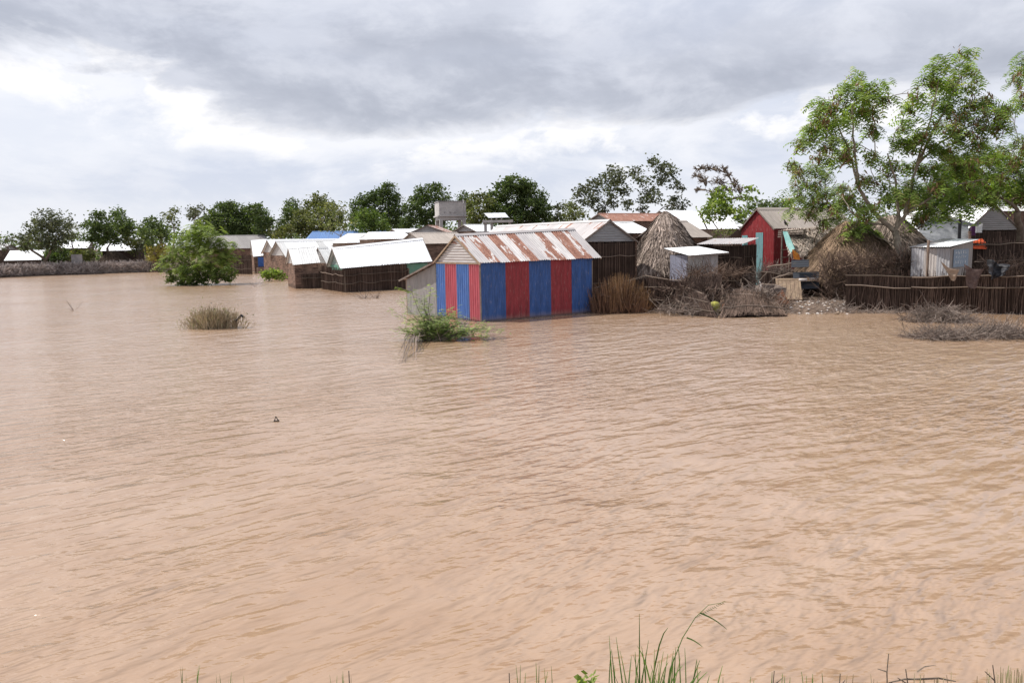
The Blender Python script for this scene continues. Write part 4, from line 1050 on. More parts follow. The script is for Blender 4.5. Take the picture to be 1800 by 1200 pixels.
for i in range(3):
    mb = MB(); a, b = ro[0].lerp(ro[1], i/3), ro[0].lerp(ro[1], (i+1)/3); c2, d2 = ro[3].lerp(ro[2], (i+1)/3), ro[3].lerp(ro[2], i/3)
    corr_sheet(mb, a, b, c2, d2, .12, .012); mb.build('roof_sheet', [T_CLEAN, T_WHITE, T_WHITE][i], tk, smooth=True)
p = W(1632, 430, 35.4); mb = MB(); mb.tube([V(p.x, 35.4, .1), V(p.x, 35.4, W(1632, 422, 35.4).z)], .06, 7); mb.build('corner_post', M_MUDPALE, tk)
uu = (k_r-k_f); uu.z = 0; Lk = uu.length; uu.normalize(); on = V(uu.y, -uu.x)
z_1, z_0 = W(1690, 438, 36.2).z, W(1690, 469, 36.2).z
a, b = k_f+uu*Lk*.12+on*.03, k_f+uu*Lk*.78+on*.03; mb = MB()
c_ = (a+b)/2; mb.box((c_.x, c_.y, (z_0+z_1)/2), ((b-a).length, .025, z_1-z_0), math.atan2(uu.y, uu.x)); sg = mb.build('painted_panel', M_SIGNBLUE, tk)
mb = MB(); Ls = (b-a).length; hh = z_1-z_0     # worn brush lettering, no longer legible
random.seed(21)
for row, (zf, nlet) in enumerate(((.80, 5), (.56, 5), (.26, 5))):
    for k in range(nlet):
        x0 = Ls*(.12+.78*k/nlet); zc_ = z_0+hh*zf
        for _ in range(3):
            s0 = a+uu*(x0+random.uniform(0, .10))+on*.02; s1 = s0+uu*random.uniform(-.05, .08)
            mb.beam(V(s0.x, s0.y, zc_+random.uniform(-.07, .0)), V(s1.x, s1.y, zc_+random.uniform(.01, .09)), .010, .018)
mb.build('lettering', M_SIGNWHITE, sg)
random.seed(22)

# ---- grey houses top right
e0 = W(1699, 405, 50); e1 = W(1795, 402, 51)
gv = (e1-e0); gv.z = 0; gw = gv.length; gu = gv.normalized(); bk = V(-gu.y, gu.x)
E1 = e1.copy(); E1.z = 3.45; E0 = e0.copy(); E0.z = 3.45
# long side on the left runs away from us
house('plank_gable_house', 'house with a grey slatted gable under the trees at the right edge', 'house', E0+bk*8, E0, gw/2, rise=1.65, z0=.3, roof=T_WHITE, wm=M_MUD, gmat=m_tin('dull_gable_strips', (.24, .23, .225), .15, .6), over=.05, pitch=.16, sw=1.2, right=('stick', M_WATTLE_D))
p = W(1712, 404, 49.7); mb = MB(); mb.box((p.x+.02, 49.8, p.z+.0), (.28, .05, .7)); tag(mb.build('purple_cloth', M_PURPLE, org=p-V(0, 0, .35)), 'purple cloth hanging at the corner of the slatted gable house', 'cloth')
p = W(1721, 396, 49.6); mb = MB(); corr_sheet(mb, p+V(-.2, 0, -.45), p+V(.2, 0, -.45), p+V(.2, 0, .1), p+V(-.2, 0, -.05), .1); tag(mb.build('tin_scrap', T_WHITE, org=p-V(0, 0, .45)), 'bright strip of tin nailed on the left of the slatted gable', 'tin sheet')
e0 = W(1668, 402, 62); E0 = e0.copy(); E0.z = 3.9; E1 = W(1742, 398, 62).copy(); E1.z = 3.9; gu = (E1-E0).normalized(); bk = V(-gu.y, gu.x)
house('dark_gable_house', 'house with a dark gable and dusty roof just left of the slatted gable house', 'house', E0+bk*7, E0, (E1-E0).length/2, rise=1.55, z0=.3, roof=T_BEIGE, wm=M_MUD, gmat=m_tin('dark_gable', (.12, .11, .11), .05, .6), over=.05, pitch=.18, sw=1.2)
far_house('white_roof_far_right', 'white roof showing above the dark gable at the right', (1660, 373), (1745, 371), 76, 78, 2.4, 359, T_WHITE, M_MUD, pitch=.2)
far_house('pale_roof_right_edge', 'pale roof at the right edge behind the tree', (1750, 372), (1830, 370), 70, 72, 2.4, 357, T_PALE, M_MUD, pitch=.2)
# tarpaulin hut
tp = thing('tarpaulin_hut', 'low hut covered with wrinkled grey and black tarpaulin behind the pale-roofed shed', 'hut', (W(1655, 420, 44).x, 44.5, .3))
q = [W(1606, 393, 45.5), W(1702, 397, 45.5), W(1705, 425, 42.5), W(1630, 424, 42.5)]
mb = MB(); NX, NY = 26, 10; vs = []
for j in range(NY+1):
    for i in range(NX+1):
        s_, t = i/NX, j/NY; pnt = q[0].lerp(q[1], s_).lerp(q[3].lerp(q[2], s_), t)
        pnt.z += .22*math.sin(s_*math.pi)*(1-t)+.10*mnoise.noise(Vector((s_*7, t*3, 1)))+.05*mnoise.noise(Vector((s_*18, t*6, 4))); vs.append(pnt)
mb.add(vs, [(j*(NX+1)+i, j*(NX+1)+i+1, (j+1)*(NX+1)+i+1, (j+1)*(NX+1)+i) for j in range(NY) for i in range(NX)]); mb.build('tarpaulin', M_TARP, tp, smooth=True)
wall(tp, q[3], q[2], .3, q[2].z-.1, 'plain', M_BLACK); wall(tp, q[2], q[1], .3, q[1].z-.3, 'plain', M_MUD); wall(tp, q[0], q[3], .3, q[3].z-.1, 'plain', M_MUD)
mb = MB(); mb.box(W(1655, 382, 47.5)-V(0, 0, .15), (2.4, 3.2, .06), R(10), R(14)); mb.build('upper_sheet', T_GREY, tp)
p = W(1686, 420, 42); mb = MB(); mb.tube([V(p.x, 42, .3), V(p.x, 42, W(1686, 386, 42).z), V(p.x+.05, 42, W(1686, 381, 42).z)], [.085, .085, .07], 8)
tag(mb.build('chimney_pipe', M_BLACK, org=(p.x, 42, .3)), 'upright black stovepipe beside the tarpaulin hut', 'pipe')
a, b = W(1711, 425, 40.5), W(1738, 437, 40.2)
q = [W(1710, 423, 41), W(1726, 419, 41.3), W(1739, 432, 40.8), W(1733, 438, 40.4), W(1711, 437, 40.3)]
mb = MB(); c_ = sum(q, Vector())/5+V(0, -.15, .10); mb.add(q+[c_], [(i, (i+1) % 5, 5) for i in range(5)]); tag(mb.build('orange_tarpaulin', M_ORANGE, org=q[4]), 'scrap of orange tarpaulin right of the tin shed roof', 'tarpaulin')

# ================================================================== FENCES, RIGHT BANK
def fence(label, pts, ztops, m_=M_WATTLE, gap=.045, r=.014, rails=(.3, .62, .93), rag=.16, group='stick fences', name='stick_fence', zb=-.3, back=True, lean=.06, stub=0):
    fn_ = thing(name, label, 'fence', (sum(p.x for p in pts)/len(pts), sum(p.y for p in pts)/len(pts), 0), group)
    for i in range(len(pts)-1):
        a, b = pts[i].copy(), pts[i+1].copy(); a.z = b.z = 0; za, zb_ = ztops[i], ztops[i+1]; dd = (b-a).normalized(); nn = V(dd.y, -dd.x)
        if back:
            mb_ = MB(); aa, bb = a-nn*.07, b-nn*.07
            mb_.add([aa+V(0, 0, -.3), bb+V(0, 0, -.3), bb+V(0, 0, zb_-.22), aa+V(0, 0, za-.22), aa-nn*.04+V(0, 0, -.3), bb-nn*.04+V(0, 0, -.3), bb-nn*.04+V(0, 0, zb_-.22), aa-nn*.04+V(0, 0, za-.22)],
                    [(0, 1, 2, 3), (7, 6, 5, 4), (3, 2, 6, 7), (0, 3, 7, 4), (1, 5, 6, 2)], (.02, .5)); mb_.build('backing_mat', M_WATTLE_D, fn_)
        mb_ = MB(); stick_fill(mb_, a, b, zb, (lambda t: za+(zb_-za)*t), gap, r, lean, rag, .07)
        stick_fill(mb_, a+nn*.05, b+nn*.05, zb, (lambda t: (za+(zb_-za)*t)*.8), gap*2.2, r*.9, lean*3.4, rag*2.4, .06, .75)
        stuff(mb_.build('fence_sticks', m_, fn_))
        for k in rails:
            mb_ = MB(); kk = max(3, int((b-a).length/.6)); pole(mb_, a+nn*.13+V(0, 0, za*k), b+nn*.13+V(0, 0, zb_*k+random.uniform(-.05, .05)), .03, .035, kk); mb_.build('rail', M_RAIL, fn_)
    return fn_
g = lambda px, py: G(px, py)
fence('ragged stick fence in the flood between the dry orange shrub and the collapsed panels', [g(1044, 549), g(1135, 546), g(1200, 548)], [1.2, 1.75, 1.55], M_WATTLE_D, .04, rag=.2)
fence('long dark stick fence along the right-hand shore with cloths hung over it', [g(1486, 544), g(1600, 548), g(1700, 550), g(1900, 555)], [1.78, 1.72, 1.78, 1.8], M_WATTLE_D, .034, .013, (.62, .86), .2, stub=1)
fence('short stick fence set back between the tin sheets and the long fence', [G(1439, 522, .2), G(1492, 527, .2)], [1.75, 1.75], M_WATTLE, .045, rails=(.55, .8, .95))
# brush hedge behind long fence
def brush_fence(label, a, b, zt, k, m_=M_TWIG, name='brush_fence', thick=.35, group=None, cat='fence', r=.010, ln=(.4, 1.0), zb=0.0):
    mb_ = MB(); a = Vector(a); b = Vector(b); L_ = (b-a).length
    for _ in range(k):
        t = random.random(); p = a.lerp(b, t)+V(random.gauss(0, thick*.4), random.gauss(0, thick*.4), 0); p.z = random.uniform(zb, zt*.9)
        d = Vector(rand_dirs(1)[0]); d.z = abs(d.z)*.9+.15; d.normalize(); L2 = random.uniform(*ln); q = p+d*L2
        uu = (random.random(), .5); mb_.stick(p, q, r*random.uniform(.6, 1.5), uu)
        d2 = (d+Vector(rand_dirs(1)[0])*.8).normalized(); mb_.stick(p.lerp(q, .6), p.lerp(q, .6)+d2*L2*.4, r*.6, uu)
    o = mb_.build(name, m_, org=((a.x+b.x)/2, (a.y+b.y)/2, 0)); return tag(o, label, cat, group)
brush_fence('tangled brush piled behind the long stick fence below the thatched hut', W(1450, 470, 38).xy.to_3d(), W(1610, 470, 37.5).xy.to_3d(), 2.4, 1500, M_WATTLE, ln=(.5, 1.1), r=.012, name='brush_heap', cat='brush')
fence('dark weathered wall of brush and boards under the slatted gable house', [W(1712, 440, 40.5).xy.to_3d(), W(1900, 440, 40.5).xy.to_3d()], [3.0, 3.1], M_WATTLE_D, .045, .016, (.62, .9), .22, name='dark_brush_wall')
brush_fence('loose dark brush heaped between the tin shed and the right edge', W(1725, 470, 38).xy.to_3d(), W(1890, 470, 38).xy.to_3d(), 1.9, 1300, M_WATTLE, ln=(.4, 1.0), r=.012, name='brush_heap', cat='brush')
brush_fence('pale grey brush fence in front of the red house', W(1335, 470, 41.5).xy.to_3d(), W(1392, 470, 40.5).xy.to_3d(), 1.55, 900, M_TWIG, ln=(.5, 1.1))
fence('short wattle panel of upright sticks under the crooked poles, right of the red house', [W(1338, 480, 40).xy.to_3d(), W(1395, 480, 39.2).xy.to_3d()], [1.75, 1.6], M_WATTLE, .05, rails=(.55, .9), zb=.2)
brush_fence('bare branches spilling over the top of the collapsed fence', W(1195, 480, 38.6).xy.to_3d()+V(0, 0, 0), W(1300, 480, 38.6).xy.to_3d(), 1.8, 230, M_WATTLE, ln=(.5, 1.2), zb=1.2, name='brush_heap', cat='brush')
for i, (x0, y0, x1, y1, d) in enumerate(((1348, 470, 1393, 462, 39.3), (1358, 490, 1393, 481, 39.0), (1335, 494, 1350, 478, 38.9))):
    mb = MB(); pole(mb, W(x0, y0, d), W(x1, y1, d-.2), .05, .03, 6); tag(mb.build('crooked_pole', M_RAIL, org=W(x0, y0, d)), ['upper crooked pole lashed across the wattle panel', 'lower crooked pole reaching to the dark tin sheets', 'short forked pole at the left foot of the wattle panel'][i], 'pole')
for i, (x0, x1, yt, yb, m_, lb) in enumerate(((1391, 1422, 457, 470, T_SLATE, 'small slate-grey tin sheet leaning above the other two at the thatch edge'), (1394, 1440, 478, 489, T_SLATE, 'middle slate-grey tin sheet laid lengthwise under the thatch'), (1402, 1440, 494, 508, T_SLATE, 'lowest dark tin sheet lying just above the mud'))):
    a, b = W(x0, yb, 38.6), W(x1, yb-1, 38.4); c_, d2 = W(x1, yt, 38.8), W(x0, yt+1, 39.0); mb = MB(); corr_sheet(mb, b, c_, d2, a, .16, .035); tag(mb.build('tin_sheet', m_, org=a, smooth=True), lb, 'tin sheet', 'loose tin sheets')
for x0, x1, yy, lb in ((1404, 1419, 492, 'white tub wedged left between two tin sheets'), (1423, 1438, 490, 'cream tub wedged right between two tin sheets')):
    a, b = W(x0, yy, 38.5), W(x1, yy, 38.5); mb = MB(); mb.tube([a, a+(b-a)*.08, b-(b-a)*.08, b], [.05, .075, .075, .05], 8); tag(mb.build('plastic_tub', M_WHITEP, org=a, smooth=True), lb, 'tub')

# collapsed fence panels (woven mats lying on the waterline)
def mat_panel(label, quad, k=900, thick=.0, curl=.25, m_=M_WATTLE, r=.013, polesn=3):
    """slumped woven panel; quad: 4 plan/height points a(bottom left) b(bottom right) c(top right) d(top left); sticks run a->d"""
    a, b, c_, d = map(Vector, quad); root = thing('collapsed_fence_panel', label, 'fence panel', (a+b)/2, 'collapsed fence panels')
    nn = (b-a).cross(d-a).normalized()
    def S(s_, t): return a.lerp(b, s_).lerp(d.lerp(c_, s_), t)+nn*curl*(math.sin(math.pi*s_)*.6+math.sin(math.pi*t)*.5+.25*mnoise.noise(Vector((s_*4, t*3, a.x))))
    mb_ = MB(); NX, NY = 16, 8; vs = [S(i/NX, j/NY)-nn*.03 for j in range(NY+1) for i in range(NX+1)]
    mb_.add(vs, [(jj*(NX+1)+i, jj*(NX+1)+i+1, (jj+1)*(NX+1)+i+1, (jj+1)*(NX+1)+i) for jj in range(NY) for i in range(NX)], (.05, .5)); mb_.build('backing_mat', M_WATTLE_D, root, smooth=True)
    mb_ = MB()
    for _ in range(k):
        s_ = random.random(); t0 = random.uniform(-.03, .6); t1 = t0+random.uniform(.3, .5)
        mb_.stick(S(s_, t0)+nn*random.uniform(0, .05), S(s_+random.gauss(0, .05), min(1.15, t1+random.uniform(0, .12)))+nn*random.uniform(0, .12), r*random.uniform(.6, 1.4), (random.random(), .5))
    stuff(mb_.build('panel_sticks', m_, root))
    for i in range(polesn):
        t = (i+.5)/polesn; mb_ = MB(); mb_.tube([S(s_/6, t)+nn*.09 for s_ in range(7)], .028, 5); mb_.build('rail', M_RAIL, root)
    return root
mat_panel('collapsed stick panel sagging down to the water left of the yellow plastic', (G(1156, 547), G(1262, 559), W(1236, 512, 35.4), W(1196, 492, 36.4)), 1300, curl=.12, m_=M_WATTLE_D)
mat_panel('torn dark panel still half upright behind the yellow plastic', (W(1203, 540, 36.7), W(1266, 533, 36.5), W(1266, 485, 36.9), W(1200, 490, 37.1)), 900, curl=.14, polesn=1, m_=M_WATTLE_D)
mat_panel('flattened stick panel lying on the water edge in front of the tipped box', (G(1264, 559), G(1384, 556), W(1350, 524, 35.8), W(1290, 512, 36.2)), 1500, curl=.17, polesn=2)
for i, (x0, y0, x1, y1, d0, d1, k, lb) in enumerate(((1160, 548, 1262, 556, 34.6, 34.0, 260, 'loose broken sticks along the foot of the sagging panel'), (1262, 556, 1385, 553, 34.0, 34.4, 300, 'loose broken sticks fringing the flattened panel'), (1290, 520, 1360, 520, 36, 36, 160, 'broken sticks strewn over the ridge of the flattened panel'))):
    a, b = W(x0, y0, d0), W(x1, y1, d1); mb = MB()
    for _ in range(k):
        p = a.lerp(b, random.random())+V(random.gauss(0, .05), random.gauss(0, .25), abs(random.gauss(0, .12))); twig_pile(mb, p, (.05, .05, .05), 1, (.2, .8), .011, .15)
    stuff(tag(mb.build('broken_sticks', M_TWIG), lb, 'sticks'))
for x0, y0, x1, y1, d0, d1, lb in ((1156, 545, 1204, 492, 35.2, 36.6, 'long pale pole leaning against the left side of the collapsed panel'), (1199, 505, 1232, 549, 35.6, 34.6, 'bent pale pole sliding down the collapsed panel'), (1262, 560, 1326, 508, 33.8, 36.0, 'dark pole lying across the flattened panel'), (1186, 525, 1215, 541, 34.9, 34.4, 'short branch on the collapsed panel near the waterline'),
                               (1270, 500, 1271, 528, 36.2, 35.9, 'upright broken stake above the flattened panel'), (1303, 490, 1304, 522, 36.4, 36, 'thin stake standing in the litter right of the broken stake')):
    mb = MB(); pole(mb, W(x0, y0, d0), W(x1, y1, d1), .04, .06, 7); tag(mb.build('pole', M_RAIL, org=W(x0, y0, d0)), lb, 'pole')
brush_fence('dark tangle of broken branches heaped over the sagging panel', W(1170, 520, 35.8).xy.to_3d(), W(1255, 520, 35.6).xy.to_3d(), 1.1, 260, M_WATTLE_D, ln=(.4, 1.0), r=.015, zb=.2, thick=.6, name='brush_heap', cat='brush')
brush_fence('tangle of twigs and stalks strewn over the flattened panel', W(1270, 530, 35.3).xy.to_3d(), W(1385, 530, 35.2).xy.to_3d(), .6, 260, M_WATTLE, ln=(.3, .9), r=.012, zb=.1, thick=.9, name='brush_heap', cat='brush')
p = W(1256, 538, 34.6); mb = MB(); blob(mb, p, .24, (1.2, .7, .9), .3, 10); blob(mb, p+V(.12, -.05, -.2), .16, (1, .8, .8)); tag(mb.build('yellow_plastic', M_YELLOW, org=p-V(0, 0, .3)), 'crumpled yellow plastic jug caught in the collapsed fence', 'jug')
p = W(1273, 541, 34.6); mb = MB(); blob(mb, p, .13, (.8, .6, 1.5)); tag(mb.build('rusty_can', M_RUSTY, org=p-V(0, 0, .2)), 'rust brown can right beside the yellow plastic jug', 'can')
# pale horn-like branch, crates, pallet
def crate(label, c_, size, rz, tilt, m_, name='wooden_crate'):
    root = thing(name, label, 'crate', c_); M = Matrix.Translation(Vector(c_)) @ Matrix.Rotation(rz, 4, 'Z') @ Matrix.Rotation(tilt, 4, 'X'); sx, sy, sz = size
    def bx(nm_, cc, ss):
        mb_ = MB(); x, y, z = [k/2 for k in ss]
        vs = [M @ (Vector(cc)+Vector(p)) for p in ((-x, -y, -z), (x, -y, -z), (x, y, -z), (-x, y, -z), (-x, -y, z), (x, -y, z), (x, y, z), (-x, y, z))]
        mb_.add(vs, [(3, 2, 1, 0), (4, 5, 6, 7), (0, 1, 5, 4), (1, 2, 6, 5), (2, 3, 7, 6), (3, 0, 4, 7)]); mb_.build(nm_, m_, root)
    return root, bx
rt, bx = crate('bleached timber door frame panel leaning back on the mud bank', G(1388, 527, .3), (1.2, .1, 1.5), R(-12), R(-42), M_WOOD, 'timber_panel'); rt['category'] = 'panel'
for x in (-.52, .52): bx('stile', (x, 0, .65), (.10, .06, 1.30))
for z in (.05, 1.25): bx('crosspiece', (0, 0.004, z), (.938, .055, .10))
for k in range(5): bx('plank', (-.37+k*.185, .01, .65), (.17, .025, 1.096))
rt, bx = crate('open-topped wooden box tipped in the mud left of the timber panel', G(1352, 530, .3), (1.2, .9, .8), R(20), R(8), M_WOODG)
for k in range(3): bx('plank', (0, -.4, .12+k*.24), (1.1, .03, .225)); bx('plank', (0, .4, .12+k*.24), (1.1, .03, .225)); bx('plank', (-.53, 0, .12+k*.24), (.03, .76, .225)); bx('plank', (.53, 0, .12+k*.24), (.03, .76, .225))
p = G(1363, 529, .35); mb = MB(); mb.add([p+V(-.55, -.55, -.1), p+V(.5, -.5, -.1), p+V(.2, -.35, .55)], [(0, 1, 2)]); mb.add([p+V(-.55, -.51, -.1), p+V(.5, -.46, -.1), p+V(.2, -.31, .55)], [(2, 1, 0)]); tag(mb.build('rusty_metal_scrap', M_RUSTY, org=p), 'triangular rust-brown scrap in front of the tipped box', 'scrap')
p = W(1336, 497, 37); mb = MB(); pts = [W(1340, 521, 36.3), W(1336, 510, 36.3), W(1338, 500, 36.3), W(1335, 495, 36.3)]; mb.tube(pts, [.05, .06, .045, .03], 6); mb.tube([pts[1], W(1329, 512, 36.4), W(1326, 519, 36.4)], [.045, .035, .02], 5)
tag(mb.build('bleached_branch', M_WHITEP, org=pts[0]), 'bleached forked branch sticking up left of the tipped box', 'branch')
# litter on the mud
random.seed(5)
LIT = ['white bag', 'pale rag', 'white plastic bottle', 'rusty tin', 'crushed cardboard', 'orange wrapper']
lit = MB(); litr = MB(); lits = MB()
def rag(mb_, p, s_):
    a = random.uniform(0, 6.28); vs = []; k = 6
    for i in range(k): an = a+2*math.pi*i/k; rr_ = s_*random.uniform(.5, 1.1); vs.append(p+V(rr_*math.cos(an), rr_*math.sin(an)*.8, random.uniform(0, .05)))
    vs.append(p+V(0, 0, s_*random.uniform(.3, .9))); mb_.add(vs, [(i, (i+1) % k, k) for i in range(k)])
for _ in range(170):
    x, y = random.uniform(1268, 1345), random.uniform(487, 512)
    p = W(x, y, random.uniform(37, 40)); p.z = land_z(p.x, p.y)+random.uniform(0, .35)*max(0, 1-abs(x-1300)/40)
    rag(random.choice((lit, lit, litr)), p, random.uniform(.06, .22))
for _ in range(230):
    p = G(random.uniform(1385, 1500), random.uniform(536, 553)); p.z = max(.0, land_z(p.x, p.y)); rag(random.choice((lit, lits, lits)), p, random.uniform(.03, .10))
stuff(tag(lit.build('white_litter', M_WHITEP), 'scattered white and pale litter on the mud between the red house and the shore', 'litter'))
stuff(tag(litr.build('rusty_litter', M_RUSTY), 'rust-coloured litter heaped in front of the red house', 'litter'))
tw = MB()
for _ in range(900):
    p = G(random.uniform(1260, 1620), random.uniform(534, 552)); p.z = max(.0, land_z(p.x, p.y)); twig_pile(tw, p, (.15, .15, .03), 1, (.15, .6), .010, .02)
for _ in range(420):
    p = G(random.uniform(1480, 1620), random.uniform(543, 551)); p.z = max(.0, land_z(p.x, p.y)); twig_pile(tw, p, (.15, .15, .03), 1, (.15, .6), .010, .02)
stuff(tag(tw.build('driftwood_litter', M_TWIG), 'broken twigs and driftwood strewn along the muddy shore', 'driftwood'))
stuff(tag(lits.build('brown_litter', M_SACK), 'small brown scraps along the muddy shore', 'litter'))
p = W(1290, 497, 38.5)
for i, (x, y, s_) in enumerate(((1283, 500, .22), (1300, 494, .2), (1312, 506, .24))):
    p = W(x, y, 38); p.z = land_z(p.x, p.y)+.12; mb = MB(); blob(mb, p, s_, (1.3, .8, .6), i); tag(mb.build('white_sack', M_WHITEP, org=p-V(0, 0, .12)), ['white sack slumped at the left of the litter heap', 'white sack on top of the litter heap before the red house', 'white sack at the right foot of the litter heap'][i], 'sack', 'sacks on the litter heap')

# cloths on the long fence
def cloth(name, label, quad, m_, sag=.12, n_=10, fold=.06):
    a, b, c_, d = map(Vector, quad); nn = (b-a).cross(d-a).normalized(); mb_ = MB(); vs = []
    for side in (0, 1):
        for j in range(n_+1):
            for i in range(n_+1):
                s_, t = i/n_, j/n_; p = d.lerp(c_, s_).lerp(a.lerp(b, s_), t); p.z -= sag*math.sin(math.pi*s_)*(1-t*.5)
                p = p+nn*(fold*math.sin(s_*9+t*2)*.6+fold*mnoise.noise(Vector((s_*5, t*4, a.x))))+nn*.012*side; vs.append(p)
    N1 = (n_+1)**2
    fs = [(j*(n_+1)+i, j*(n_+1)+i+1, (j+1)*(n_+1)+i+1, (j+1)*(n_+1)+i) for j in range(n_) for i in range(n_)]
    mb_.add(vs, fs+[tuple(N1+k for k in f[::-1]) for f in fs]); return tag(mb_.build(name, m_, smooth=True, org=(a+b)/2), label, 'cloth', 'cloths drying on the fence')
dF = 32.5
cloth('sack_cloth', 'tan sackcloth drooping over the fence below the tin shed', (W(1670, 490, dF), W(1680, 492, dF), W(1686, 473, dF), W(1652, 458, dF)), M_SACK)
cloth('dark_cloth', 'dark brown cloth hanging over the fence right of the tan sackcloth', (W(1698, 501, dF), W(1715, 507, dF), W(1730, 471, dF), W(1695, 464, dF)), M_DKCLOTH)
cloth('black_plastic_sheet', 'crumpled shiny black plastic slung over the fence near the right edge', (W(1740, 492, 32.2), W(1768, 482, 32.2), W(1777, 466, 32.4), W(1734, 457, 32.4)), M_BLACK, .02, 14, .22)
p = W(1795, 448, 38); mb = MB()
for i in range(14):
    a0, a1 = 2*math.pi*i/14, 2*math.pi*(i+1)/14; mb.stick(p+V(.16*math.cos(a0), -.9, .28*math.sin(a0)), p+V(.16*math.cos(a1), -.9, .28*math.sin(a1)), .018)
tag(mb.build('wire_ring', M_WHITEP, org=p+V(0, -.9, -.28)), 'pale bent ring on the brush wall at the right edge', 'ring')

# far left shoreline brush fence
brush_fence('grey thorn-brush fence along the far left waterline', G(-60, 490.5), G(110, 483), 1.15, 6000, M_TWIGL, group='thorn fences', r=.028, ln=(.4, 1.0), thick=.8)
brush_fence('grey thorn-brush fence continuing from the leaning tree to the yellow shrub', G(112, 483), G(292, 477), 1.1, 6500, M_TWIGL, group='thorn fences', r=.028, ln=(.4, 1.0), thick=.8)
brush_fence('dark scrubby brush under the leaning tree on the left shore', G(-40, 483), G(85, 477), 2.6, 2400, M_WATTLE_D, name='brush_heap', cat='brush', r=.02, thick=1.2)
p = W(136, 466, 104); mb = MB(); zg_ = W(136, 447, 104).z; mb.box((p.x, 104, zg_/2), (1.4, .1, zg_)); dr = tag(mb.build('grey_gate', M_CONCD, org=(p.x, 104, 0)), 'plain grey gate in the thorn fence under the olive bush', 'gate')
p = W(198, 440, 113)
thh = thing('brown_hump_hut', 'small dark brown thatched hump in front of the dark-walled white-roofed shed', 'hut', (p.x, 113, .2))
thatch_cone('x', 'x', (p.x, 113, 0), 1.9, W(198, 440, 113).z, 1.2, m_stick('dark_thatch', (.05, .035, .028), (.15, .11, .085)), 1500, rr=.03, base=thh, ridge=.3)
p = W(272, 447, 111)
thh = thing('straw_hut', 'straw-coloured little hut beside the yellowish shrub at the left of the big bush', 'hut', (p.x, 111, .2))
thatch_cone('x', 'x', (p.x, 111, 0), 1.3, W(274, 446, 111).z, 1.7, m_stick('straw_thatch', (.22, .15, .08), (.42, .32, .2)), 700, rr=.03, base=thh)
mb = MB(); mb.box((p.x, 109.5, .9), (1.2, .08, 1.5)); mb.build('wall', M_MUDPALE, thh)
# ================================================================== TREES
random.seed(11)
gT = 'trees behind the settlement'
def ft(label, pxb, pyb, d, items, m_, spread=2.5, **kw):
    b = W(pxb, pyb, d); kw.setdefault('leaf', .34); kw.setdefault('per', 13); kw.setdefault('perclump', 22); kw.setdefault('clump', .62); kw.setdefault('trunk_r', .26); kw.setdefault('group', gT)
    return tree(label, (b.x, b.y, .15), plobes(items, d, spread), m_, **kw)
# far left
ft('spreading tree with leaning trunk before the white-roofed shed at the far left', 70, 478, 103, [(84, 385, 22), (62, 398, 20), (104, 392, 20), (50, 415, 16), (85, 408, 22), (112, 408, 16), (70, 425, 20), (98, 425, 20), (45, 432, 12)], L_GREY, trunk_r=.4, fork=.25, leaf=.3, per=15)
ft('half bare scrubby tree at the very left edge', 18, 460, 112, [(18, 418, 14), (8, 430, 12), (30, 424, 11), (35, 440, 10)], L_GREY, per=5, leaf=.24, twigs=6)
ft('small olive tree right of the leaning tree', 130, 440, 108, [(126, 403, 11), (133, 415, 12), (122, 418, 9)], L_OLIVE, per=8, leaf=.26)
ft('dark tree with two heads between the left shore sheds', 180, 440, 112, [(173, 378, 12), (207, 376, 13), (190, 392, 20), (165, 397, 14), (215, 395, 18), (180, 412, 22), (207, 410, 24), (225, 402, 14), (160, 415, 14), (150, 397, 7)], L_DARK, per=17)
ft('low dark tree right of the shed with dark walls', 265, 440, 108, [(266, 392, 14), (255, 402, 16), (277, 400, 14), (265, 415, 18), (285, 412, 14)], L_DARK, per=14)
ft('thin pale tree above the bush in the water', 300, 440, 116, [(296, 378, 11), (310, 374, 10), (302, 388, 12)], L_OLIVE, per=7, twigs=6)
ft('thin pale feathery tree left of the dark twin trees', 342, 440, 118, [(334, 371, 12), (350, 370, 13), (342, 380, 12)], L_GREY, per=8, twigs=6)
ft('big rounded dark tree left of centre, left of two', 398, 440, 122, [(400, 365, 14), (385, 375, 18), (415, 373, 18), (375, 388, 16), (398, 390, 24), (420, 392, 20), (378, 402, 16), (405, 408, 22)], L_DARK, per=24, shell=.6)
ft('big rounded dark tree left of centre, right of two', 450, 440, 120, [(447, 368, 13), (435, 380, 16), (460, 380, 16), (470, 390, 10), (442, 396, 20), (462, 400, 16), (435, 408, 16)], L_DARK, per=24, shell=.6)
ft('pale low bush behind the grey-brown roof', 500, 430, 118, [(482, 408, 12), (500, 406, 12), (493, 414, 12)], L_OLIVE, per=14)
ft('small dark round-topped tree beside the tall olive one', 515, 430, 120, [(515, 360, 11), (510, 374, 14), (523, 376, 12), (505, 392, 14)], L_DARK, per=22, shell=.6)
ft('broad olive-green tree behind the white roofs', 560, 430, 114, [(562, 352, 13), (545, 365, 15), (575, 365, 16), (530, 382, 18), (560, 385, 24), (590, 382, 18), (540, 402, 20), (575, 405, 20), (515, 400, 14)], L_OLIVE, per=20)
ft('yellowing sparse tree with a grey trunk standing before the blue roof', 590, 440, 84, [(575, 372, 14), (598, 368, 15), (562, 385, 13), (588, 388, 16), (610, 388, 13), (575, 402, 11), (604, 404, 11)], L_OLIVE, trunk_r=.2, per=10, fork=.3, leaf=.26, bark=M_BARK_L, perclump=16)
ft('tall dark tree behind the blue roof', 665, 430, 122, [(683, 332, 13), (668, 342, 16), (695, 345, 12), (645, 352, 16), (630, 362, 14), (672, 362, 24), (698, 368, 16), (645, 378, 22), (690, 388, 20), (622, 380, 12)], L_DARK, per=22)
